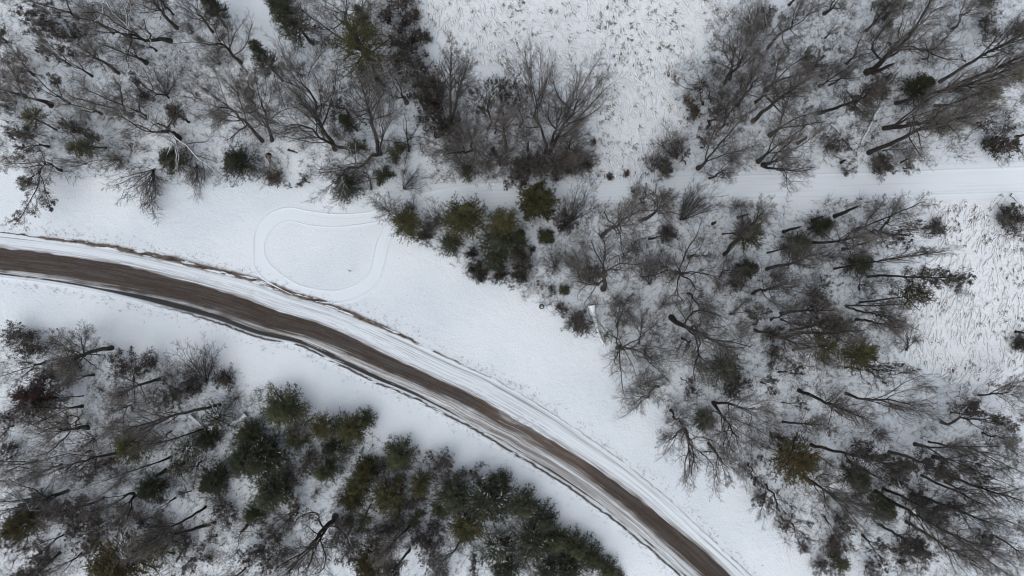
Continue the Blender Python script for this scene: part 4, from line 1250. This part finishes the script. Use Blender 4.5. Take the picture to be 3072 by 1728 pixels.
tl 1520 480 1850 620 100 | slender pole toward the picture edge beneath the round leafy giant
lo 1310 288 1640 270 190 | round dark leafy giant at the far marsh corner
tl 1380 215 1560 225 60 | short trunk behind the round dark leafy giant
sp 1590 85 1900 60 130 | bare tree at the picture edge above the round leafy giant
pdn 560 620 680 710 110 | dull green slender pine beneath leafy leaning trunk
pdn 760 860 870 940 120 | dull brown slender pine below the dull green one
sp 270 700 560 880 180 | bare fan tree beneath the orange pine, upper trunk
sp 280 705 650 960 180 | bare fan tree beneath the orange pine, lower trunk
tl 808 810 1330 1110 150 | long black trunk through the middle of the lower corner wood
lt 868 790 1220 960 120 | leafy trunk alongside the long black trunk
tl 1160 690 1600 900 120 | thin leaning trunk beneath round leafy crowns, upper
tl 1340 740 1740 960 110 | thin leaning trunk beneath round leafy crowns, outer
tl 1080 830 1680 1050 110 | straight thin trunk beside the leafy trunk row
tl 1290 670 1900 880 110 | long pole with dark leaves reaching the picture edge
lo 1450 660 1600 710 120 | dark leafy crown on the long pole near the picture edge
tl 1310 1105 1800 1330 150 | black footed tree in lower corner, twin trunks, upper
sp 1330 1110 1720 1230 130 | bare crown tree beside the black footed one in lower corner
tl 1050 1045 1580 1360 140 | long thin trunk reaching the bottom edge
lt 835 1062 1130 1230 110 | leafy tree beneath the dull brown slender pine
lt 710 1140 900 1330 140 | curved trunk with brown leaves near the bottom edge
tl 1540 1360 1780 1480 80 | thick trunk butt at the bottom edge in the corner
tl 1808 1036 1990 1100 60 | dark trunk butt at the picture edge in lower corner
tl 1735 1160 1960 1310 80 | dark pole leaving the picture in lower corner
lrd 530 1290 530 1240 110 | dark red leafy crown near the bottom edge
pg 540 1360 535 1340 70 | green pine touching the dark red leafy crown
lo -10 760 80 960 110 | leafy strip tree along the meadow, upper crown
lo 100 1000 215 1120 120 | leafy brown crown along the meadow, lower one
lrd 280 1280 275 1245 45 | red tuft at the meadow edge close to the bottom
tl 430 1000 530 1180 60 | thin pole on snow beside the leafy brown meadow crowns
tl 1330 1165 1560 1270 60 | thin stick under the black footed tree
tl 360 530 490 620 50 | thin pole between orange pine and leafy leaning trunk
lo 1080 900 1150 900 100 | brown leafed crown between long thin trunks
lo 640 850 700 830 80 | brown leafy bush between slender dull pines
lo 980 680 1000 700 110 | grey leafy crown in the centre of lower corner wood
lo 560 1100 570 1080 110 | pale leafed crown above the dark red leafy crown
lo 1380 1000 1420 980 110 | grey leafy crown toward the corner picture edge
lo 1080 1320 1110 1330 130 | brown leafed mass at the bottom edge
lo 380 1410 420 1400 80 | grey leafed bush at the bottom edge by the meadow
sh 880 420 900 400 100 | fine bare bush above the slim leafy tree
lo 720 480 700 500 110 | ragged leafy crown above a dark slanting log
lo 480 380 490 360 50 | small leafy sapling above the leafy leaning trunk
lo 850 390 850 380 50 | thin leafy spray above the slim leafy tree
sp 1700 400 1780 420 120 | pale bare tree beneath the round leafy giant
lo 1600 1180 1660 1200 100 | brown leafed crown in the lower corner
sh 1500 1260 1540 1290 110 | bare brush beside bottom trunk butt
lo 760 1440 800 1430 100 | brown leafy brush at the bottom edge beside curved trunk
sh 1850 480 1880 500 110 | bare brush at the picture edge beneath round leafy giant
lt 30 50 60 30 110 | leafy crown between green pine and long dark trunk
lo 60 420 70 400 110 | speckled leafy crown beside the orange pine
#B1
lo 150 1120 120 1070 130 | dark leafy oak at the picture edge below the muddy road
tl 850 1175 480 1290 190 | stout bare trunk lying toward the picture edge below the muddy road
sp 640 1240 600 1080 130 | round bare crown above the stout bare trunk
tl 340 1287 40 1370 110 | thick trunk close to the picture edge below the stout bare one
tl 712 1380 420 1418 100 | straight level trunk beneath the stout bare trunk
lo 420 1190 380 1160 110 | grey leafed crown between dark oak and stout trunk
lt 1010 1430 1010 1250 110 | bare leafy topped tree at the roadside meadow
lo 900 1370 870 1330 110 | brown leafed tree beside a leafy topped one at the roadside meadow
sh 1560 1440 1470 1230 170 | lone fine bare tree spreading onto the roadside snow
shd 1720 1430 1700 1400 100 | round twiggy bush at the roadside meadow
lo 1450 1440 1430 1425 75 | brown leafy crown below the lone fine bare tree
tl 1207 1410 900 1540 140 | dark ended trunk beneath brown leafed trees at the roadside
lo 1150 1330 1120 1310 80 | small leafed tree between the brown leafed tree and round bush
lo 330 1330 310 1380 110 | twig filled crown beneath the stout bare trunk
sh 1240 1400 1250 1390 90 | snowy bare bush by the round twiggy bush
#C1
prd 420 105 290 120 145 | dark wine red pine crown near the picture edge below the road
tl 632 88 470 105 50 | short thick dark butt next to the wine red crown
tl 624 168 230 225 130 | level trunk beneath the wine red crown
tl 607 302 410 350 60 | short black butt just above a crooked oak foot
spl 666 330 330 350 230 | crooked oak with upturned limb near the picture edge
tl 105 315 -60 380 90 | dark pole at the picture edge beside the crooked oak
tl 1665 155 950 340 140 | very long trunk sloping under brown crowns toward the picture edge
pf 1660 280 1640 255 105 | snow-frosted pine with white striped branches by a snowy log
tl 1545 338 1090 465 80 | straight trunk entering an olive pine from a log end
po 1110 450 1010 460 130 | olive orange pine in the middle of the lower wood
sn 686 505 645 520 16 | small round butt on snow above the crossing trunk
sp 885 520 480 660 190 | bare tree with dark slanted trunk beneath the crooked oak
tls 1300 545 700 790 90 | snow-covered leaning trunk crossing the middle of the lower wood
sn 1260 648 1175 708 22 | thick dark stub in front of a dark pine
pd 1160 800 1140 800 115 | dark pine behind the thick dark stub
tl 285 575 -20 660 100 | thick level trunk at the picture edge in the lower wood
tl 100 550 -60 620 70 | dark butt at the picture edge above a thick level one
sps 522 803 -20 960 190 | long snow-touched trunk reaching the picture edge
tl 515 815 300 900 90 | trunk twin just beneath the long snow-touched one
tl 522 885 330 985 90 | shorter trunk aimed at an orange pine
pd 300 940 240 930 110 | dark pine above the orange pine near the picture edge
pa 220 1050 175 1050 105 | orange pine near the picture edge in the lower wood
lt 792 855 470 960 120 | leafy trunk in the grey tangle beside long twin trunks
tl 1020 822 760 880 110 | thin straight trunk next to a curved hooked one
tl 1030 835 870 1040 120 | curved hooked bare trunk in the lower wood
tl 1560 922 1040 1230 110 | dark long trunk slanting to the great golden pine
tl 1625 1045 1060 1240 130 | arching long trunk beside the snow white oak
pa 1050 1330 920 1370 230 | great golden olive pine at the bottom edge
po 1320 1275 1140 1260 110 | olive pine with slanting trunk beside the great golden one
tl 1447 805 1370 832 40 | small dark leaning stub between dark pines
pd 1610 750 1600 740 130 | dark pine between snowy gap and dense pine mass
pd 1560 430 1550 420 85 | small dark green pine below the snow-frosted one
pf 1360 650 1350 630 85 | frosted small pine above small dark leaning stub
pf 1440 500 1420 490 100 | frosted pine mixed with olive beneath the straight trunk
spw 1800 1000 1780 1140 240 | snow white limbed oak with long limbs hanging to the bottom edge
tl 622 1270 370 1480 80 | bare slanting trunk on snow beside the great golden pine
lt 512 1120 230 1270 140 | curved leafy tree above the bottom corner
lt 462 1268 200 1450 110 | slanting tree in the bottom corner, nearer the curved leafy one
tl 385 1388 240 1480 60 | thick trunk butt at the bottom edge in the corner wood
tl 1855 1385 1700 1510 80 | dark stub at the bottom edge beneath the snow white oak
lrd 1575 1350 1560 1330 60 | dull red bush near the snow white oak
lrd 800 620 770 590 110 | reddish leafed crown over a dark slanted trunk
snb 1060 1000 1120 1150 14 | pale snow-caked snag beside the great golden pine
snb 975 1160 1010 950 16 | thin curved white snag on snow
lgs 1450 230 1690 440 7 | thin snowy log beneath the snow-frosted pine
lgs 1875 220 1735 305 13 | thick snowy log with dark end beside the dense pines
lgs 500 1115 1000 1098 4 | long thin snowy pole lying level on the lower wood floor
pd 1860 580 1850 570 170 | dense dark pine at the rim of the pine mass
pg 1890 380 1880 380 110 | green pine at the upper rim of the pine mass
pg 1920 990 1910 980 95 | green pine just above the snow white oak
lo 80 530 60 500 90 | brown leafy bush near the picture edge above level trunks
lo 140 1200 110 1190 120 | grey brown leafy crown near the bottom corner picture edge
lo 700 980 650 990 130 | grey leafy tangle beneath long twin trunks
lo 900 1000 870 1010 110 | grey leafy crown within the curved hooked trunk
lo 560 1080 520 1060 130 | brown leafy crown above the curved leafy tree
sh 680 410 620 440 150 | fine bare tree beneath the crooked oak
sh 210 700 170 690 140 | bare tree with pale limbs near the picture edge
sh 900 720 880 720 100 | fine bare bush under the snow-covered leaning trunk
sp 1000 200 880 180 150 | fine grey tree top beneath the dark ended trunk
sp 1200 200 1120 90 150 | grey brown crown beneath the roadside leafed trees
lo 1330 100 1300 80 130 | brown dense leafed crown below the lone fine bare tree
lo 1420 1400 1400 1380 120 | grey leafed crown at the bottom edge beneath the arching trunk
lo 1400 1220 1350 1200 110 | grey twiggy crown beneath the arching long trunk
sh 1750 150 1750 120 110 | light twiggy bush beside the thick snowy log
lo 650 720 640 700 80 | pale leafy bush beside the snow-covered leaning trunk
sh 1640 900 1620 900 100 | bare bush over the dark long trunk foot
lo 60 300 20 280 90 | dim leafy crown at the picture edge beside the wine red crown
lt 1250 900 1180 950 120 | grey hazed tree above the arching trunk tip
lo 1160 1010 1060 1010 80 | leafy bush behind the pale snow-caked snag
lo 330 1400 300 1380 110 | twiggy brown crown in the bottom corner wood
shd 1520 20 1470 10 90 | brown brush beneath the lone fine bare tree
#C2
pg 210 230 190 190 160 | tall green pine with pointed top at the meadow rim
pg 310 450 300 420 100 | smaller green pine beneath the pointed one
pd 80 560 60 560 180 | blue green dark pine in the heart of the pine mass
pd 150 840 120 840 160 | brownish dark pine below the pine mass
po 520 340 505 320 80 | olive pine next to a frosted blue one
pf 650 360 640 345 90 | frosted blue pine between two olive pines
po 750 360 735 340 95 | bright olive pine beside the frosted blue one
pg 840 290 825 270 75 | pale wispy pine at the tip of the olive group
pf 660 520 650 500 75 | frosted small pine with white forks under the olive group
pd 570 500 560 480 75 | dark small pine beneath the frosted blue one
pg 540 680 520 660 105 | dark olive pine above a red bush
po 860 600 830 620 70 | little yellowish pine with thin dark stem
pg 1100 590 1080 540 125 | green conical pine alone at the roadside meadow rim
lo 1400 640 1390 600 115 | pinkish grey leafed oak at the roadside meadow rim
po 800 760 775 745 85 | olive pine above another under the yellowish one
po 760 870 740 860 85 | lower dull olive pine beneath its twin
po 1030 800 1000 835 125 | yellow olive pine beneath the green conical pine
po 1270 740 1245 745 75 | slim olive pine beneath the pinkish oak
pg 870 900 820 1010 55 | small green pine at the end of a thin dark stem
lo 1080 970 1060 950 110 | speckled leafy tree under the yellow olive pine
lo 1240 920 1230 900 90 | speckled leafy tree under the slim olive pine
pg 1220 1010 1210 1010 55 | little green pine at the head of a slanting trunk
lrd 450 850 440 830 55 | crimson bush beneath a dark olive pine
lrd 790 1110 780 1090 45 | reddish tuft beneath the small green pine
spl 602 992 380 1250 300 | black trunked bare tree fanning to the bottom edge below pines
tl 322 935 190 1050 90 | short curved bare tree beneath brownish dark pine
tl 1167 1065 940 1300 110 | slanting trunk with dark butt near the bottom edge
pa 960 1290 900 1320 120 | sparse rusty olive crown at the slanting trunk tip
sp 1562 1180 1420 1330 150 | curved black trunk with grey leafy crown at the bottom
lt 1162 1245 1020 1430 100 | thin trunk parallel to the slanting one at the bottom
pd 1500 890 1490 880 150 | dark pine with snow flecks at the road end of the wood
pd 1780 920 1770 890 170 | large dark flecked pine under a spiky top
pg 1850 800 1835 760 95 | spiky topped green pine above the roadside hedge
pg 1420 960 1400 950 90 | green pine leaning on the dark flecked one
po 1610 1090 1600 1070 115 | olive green pine at the lower edge of flecked pines
lo 1260 1200 1240 1180 110 | grey leafed oak beneath the little green pine
lo 1120 1090 1100 1080 100 | speckled leafy bush between small green pines
lo 720 1080 700 1060 90 | brown leafy bush under the crimson one
pf 1820 1260 1800 1240 120 | frosted dark pine behind the hedge near the bottom edge
shs 1870 1200 1860 1190 90 | snow-bent shrub between hedge pines
lo 740 1280 720 1270 110 | leafy grey crown beside black trunked bare tree
lo 1660 1380 1640 1370 110 | grey twig crown at the bottom edge beside frosted pine
pd 1900 1420 1880 1400 130 | dark pine at the bottom edge behind the hedge
lo 110 1200 100 1180 120 | speckled brown tree beneath brownish dark pine
lo 1500 760 1480 740 90 | dark twiggy leafed tree beneath the pinkish oak
lo 240 760 230 740 110 | grey twig crown in front of brownish dark pine
sh 900 1130 890 1110 80 | bare bush between reddish tuft and slanting trunk
lo 1380 1100 1360 1080 90 | speckled leafy crown below leaning green pine
sh 620 900 640 880 80 | small twiggy tree above the black trunk
lo 860 1430 840 1420 100 | leafy grey brush at the bottom edge below pines
lo 0 1330 -10 1310 120 | speckled crown between snow white oak and black trunk
lo 1400 1440 1380 1430 90 | brown leafy crown at the bottom edge beneath the curved trunk
lo 440 560 430 540 60 | snowy twiggy crown in the gap between dark and frosted pines
lrd 1000 1090 990 1100 40 | faint red leaf tuft in speckled leafy trees
#C2
lo 300 1000 270 1000 130 | wide grey haze crown right under the brownish dark pine
lo 160 1330 130 1320 140 | grey twig crown at the bottom edge near the black trunked bare tree
lo 620 1130 590 1130 130 | fine speckled crown hugging the black trunk from the road side
lo 980 1160 960 1150 110 | rust flecked crown between slanting trunk and reddish tuft
lo 1330 1280 1310 1280 120 | grey leafed oak beside the curved black trunk near the bottom edge
sp 380 330 360 300 110 | bare twiggy tree beside the tall green pine with pointed top
lo 380 620 360 600 120 | grey bare crown with white forks between dark and olive pines
lo 1640 700 1620 690 110 | dark bare crown at the meadow rim ahead of the large flecked pine
lo 960 640 945 630 80 | thin leafed crown between yellowish pine and green conical pine
lo 1100 760 1090 750 80 | bare leafed crown beneath the green conical pine
#C1
sp 1280 420 1180 400 150 | fine grey bare tree between very long trunk and frosted pines
sp 1480 620 1420 640 140 | pale bare tree in the snowy gap before the dense pine mass
lo 1720 980 1700 960 110 | grey twig crown above the snow white oak
lo 1250 1120 1200 1120 130 | grey leafed crown between arching and dark long trunks
lo 1600 1200 1570 1190 130 | speckled grey crown touching the snow white oak
lo 700 1180 660 1180 130 | grey leafed crown above the bare slanting trunk near the golden pine
sp 400 640 320 660 150 | bare tree between the crossing trunk and thick level trunk
sp 900 300 800 330 150 | bare tree beneath the very long sloping trunk
#B1
lo 560 1350 520 1340 120 | grey twig crown ringed by straight level trunk and dark ended trunk
lo 230 1200 200 1200 110 | grey speckled crown between dark leafy oak and stout bare trunk
#A2
sp 1560 1000 1540 880 150 | dense bare tree filling the thicket between bent trunk and slim marsh tree
sh 1340 760 1320 720 150 | grey bare thicket tree at the tip nearest the twin crowned pine
sp 1760 1260 1750 1190 190 | twiggy bare tree in front of the two dark leafy oaks
lo 1840 1240 1840 1200 130 | brown hazed crown below the bent trunk above the trail
sh 1500 1130 1480 1090 140 | bare bush between short forked trunk and snow-dusted brush
#A3
sp 120 1130 80 980 170 | bare tree just beside the V of trunks on its oak side
sp 420 1160 440 1050 180 | wide twiggy tree at the foot of the V of trunks
sh 320 1230 310 1190 160 | grey bare bush in front of the V of trunks
lo 90 1320 80 1290 140 | grey brown crown between smaller rusty bush and trail
sp 500 1240 520 1180 150 | bare tree at the marsh corner of the wide dense brush
#B3
sp 520 990 480 960 150 | bare tree of the brush edge beside the snowy dead trunk
sp 1180 640 1180 560 150 | bare tree behind the spray of upright stems
sp 900 560 880 480 160 | fine bare crown between spray of stems and the wide bare tree
sh 330 560 320 520 120 | speckled bare bush between lone green brown pine and fanning tree
sp 860 880 850 840 140 | bare crown bending over the upper piece of the dead trunk
sp 1350 1180 1340 1120 170 | bare tree squeezed between star shaped giant and crooked long oak
"""
build_catalog(CATALOG)

# ---------------------------------------------------------------- ground cover nobody could count
def scatter(n, maskf, seed, dens=None):
    g = np.random.default_rng(seed)
    px = g.uniform(-60, 3132, n); py = g.uniform(-60, 1788, n)
    m = maskf(px, py)
    tx, ty = G(px, py)
    m = m * (polydist(tx, ty, trail_mid) > 2.1) * (polydist(tx, ty, loop_mid) > 2.2)
    if dens is not None: m = m * dens(px, py)
    keep = g.random(n) < m
    return px[keep], py[keep], g

THICKET = [(1290, 330), (1420, 210), (1560, 250), (1700, 330), (1780, 440), (1790, 540), (1560, 560), (1300, 540), (1250, 420)]
BORDER = [(1150, -60), (1245, -60), (1300, 140), (1310, 240), (1230, 300), (1140, 240), (1120, 80)]
def undergrowth():
    th = lambda px, py: 0.9 * inpoly(px, py, THICKET) + 0.9 * inpoly(px, py, BORDER)
    dens = lambda px, py: th(px, py) + 0.06 + 0.94 * sstep(0.42, 0.64, fbm(px / 60, py / 60, 201, 4))
    px, py, g = scatter(38000, wood_mask, 300, dens)
    X, Y = G(px, py)
    n = len(X); per = 6
    Zb = base_h(X, Y)
    c = np.repeat(np.stack([X, Y, Zb], 1), per, 0)
    N = n * per
    c[:, :2] += g.normal(0, 0.10, (N, 2))
    a = g.random(N) * 6.28; tl = g.uniform(0.2, 1.2, N); L = np.repeat(g.uniform(0.4, 1.5, n), per) * g.uniform(0.5, 1.1, N)
    P = np.zeros((N, 3, 3)); P[:, 0] = c
    D = np.stack([np.cos(a) * np.sin(tl), np.sin(a) * np.sin(tl), np.cos(tl)], 1)
    for k in (1, 2):
        D = norm(D + g.normal(0, 0.28, D.shape))
        P[:, k] = P[:, k - 1] + D * (L / 2)[:, None]
    R = np.repeat([[0.016, 0.013, 0.008]], N, 0) * g.uniform(0.7, 1.3, (N, 1))
    v, f = tubes(P, R, 3)
    # taller whips: the grey haze of saplings between the trees
    qx, qy, g = scatter(19000, wood_mask, 305, lambda px, py: th(px, py) + 0.10 + 0.90 * sstep(0.43, 0.60, fbm(px / 48, py / 48, 207, 4)))
    WX, WY = G(qx, qy); w_per = 6; WN = len(WX) * w_per
    W = np.zeros((WN, 4, 3)); W[:, 0] = np.repeat(np.stack([WX, WY, base_h(WX, WY)], 1), w_per, 0)
    WL = np.repeat(g.uniform(1.2, 3.2, len(WX)), w_per) * g.uniform(0.5, 1, WN)
    a2 = g.random(WN) * 6.28; t2 = g.uniform(0.15, 0.9, WN)
    WD = np.stack([np.cos(a2) * np.sin(t2), np.sin(a2) * np.sin(t2), np.cos(t2)], 1)
    for k in (1, 2, 3):
        WD = norm(WD + g.normal(0, 0.22, WD.shape))
        W[:, k] = W[:, k - 1] + WD * (WL / 3)[:, None]
    wv, wf = tubes(W, np.repeat([[0.014, 0.012, 0.009, 0.006]], WN, 0), 3)
    keep = g.random(N) < 0.36
    lv = leaves_at(g, P[keep, -1], 2, 0.08, 0.085, 1)
    me = mesh_from("undergrowth", [(v, f, 0), (wv, wf, 0), lv], [M['brush'], M['leaf_brown']])
    o = bpy.data.objects.new("undergrowth", me); o["kind"] = "stuff"; COL.objects.link(o)
    o["label"] = "thin leafless brush poking through snow all over the woods"

def flow(px, py):
    """direction the matted grass lies in"""
    a = -1.05 + 1.3 * (fbm(px / 260, py / 260, 220, 3) - 0.5) * 2
    a = np.where(px > 2600, a - 1.1, a)
    return a

def marsh_grass():
    # snow-laden tussock blades
    dn = lambda px, py: np.clip(0.55 + 0.7 * (fbm(px / 60, py / 60, 221, 3) - 0.5) * 2, 0.2, 1)
    px, py, g = scatter(62000, marsh_mask, 310, dn)
    X, Y = G(px, py); n = len(X)
    Z = base_h(X, Y) + 0.03 + 0.08 * fbm(X / 0.9, Y / 0.9, 222, 2)
    a = flow(px, py) + g.normal(0, 0.22, n)
    L = g.uniform(0.6, 1.7, n); W = g.uniform(0.05, 0.15, n); curve = g.normal(0, 0.45, n)
    K = 5; P = np.zeros((n, K, 3)); P[:, 0] = np.stack([X, Y, Z], 1)
    for k in range(1, K):
        aa = a + curve * (k / (K - 1))
        zz = np.array([0.26, 0.08, -0.08, -0.26])[k - 1]
        P[:, k] = P[:, k - 1] + np.stack([np.cos(aa), np.sin(aa), np.full(n, zz) * g.uniform(0.6, 1.2, n)], 1) * (L / (K - 1))[:, None]
    R = W[:, None] * np.array([0.35, 0.9, 1.0, 0.75, 0.12])[None]
    v, f = tubes(P, R, 4)
    parts = [(v, f, 0)]
    # brown blades and stalks between them, standing in tufts
    dn2 = lambda px, py: 0.5 * sstep(0.50, 0.70, fbm(px / 34, py / 34, 223, 4)) + 0.5 * sstep(0.52, 0.66, fbm(px / 110, py / 110, 224, 3)) + 0.05
    px, py, g = scatter(36000, marsh_mask, 311, dn2)
    tb = g.integers(2, 9, len(px)); px = np.repeat(px, tb); py = np.repeat(py, tb)
    X, Y = G(px, py); n = len(X)
    X = X + g.normal(0, 0.13, n); Y = Y + g.normal(0, 0.13, n); Z = base_h(X, Y) + 0.15
    a = flow(px, py) + g.normal(0, 0.7, n); L = g.uniform(0.15, 0.6, n)
    P = np.zeros((n, 3, 3)); P[:, 0] = np.stack([X, Y, Z], 1)
    for k in (1, 2):
        P[:, k] = P[:, k - 1] + np.stack([np.cos(a), np.sin(a), g.uniform(0.0, 0.5, n) * (1 if k == 1 else -1)], 1) * (L / 2)[:, None]
        a = a + g.normal(0, 0.5, n)
    R = np.repeat([[0.026, 0.024, 0.009]], n, 0) * g.uniform(0.6, 1.5, (n, 1))
    v, f = tubes(P, R, 3)
    parts.append((v, f, 1))
    me = mesh_from("marsh_grass", parts, [M['marsh_snow'], M['marsh_stalk']], True)
    o = bpy.data.objects.new("marsh_grass", me); o["kind"] = "stuff"; COL.objects.link(o)
    o["label"] = "matted marsh grass bent over and coated with snow"

def verge_weeds():
    """dry weed stalks along both road verges"""
    g = np.random.default_rng(320)
    E = catmull(px2m(ROAD_U), 900); F = catmull(px2m(ROAD_L), 900)
    i = g.integers(0, 900, 1500)
    up = g.random(1500) < 0.55
    base = np.where(up[:, None], E[i], F[i])
    nrm = norm(E[i] - F[i]) * np.where(up, 1, -1)[:, None]
    off = np.abs(g.normal(0, 0.9, 1500)) + 0.35
    c = base + nrm * off[:, None] + g.normal(0, 0.15, (1500, 2))
    per = 4; N = 1500 * per
    C = np.repeat(np.stack([c[:, 0], c[:, 1], base_h(c[:, 0], c[:, 1])], 1), per, 0); C[:, :2] += g.normal(0, 0.05, (N, 2))
    P = np.zeros((N, 3, 3)); P[:, 0] = C
    D = norm(np.stack([g.normal(0, 0.5, N), g.normal(0, 0.5, N), np.ones(N)], 1)); L = g.uniform(0.15, 0.5, N)
    for k in (1, 2):
        D = norm(D + g.normal(0, 0.3, D.shape)); P[:, k] = P[:, k - 1] + D * (L / 2)[:, None]
    v, f = tubes(P, np.repeat([[0.008, 0.008, 0.005]], N, 0), 3)
    me = mesh_from("verge_weeds", [(v, f, 0)], [M['brush_brown']])
    o = bpy.data.objects.new("verge_weeds", me); o["kind"] = "stuff"; COL.objects.link(o)
    o["label"] = "dry weed stalks along both verges of the road"

undergrowth()
marsh_grass()
verge_weeds()
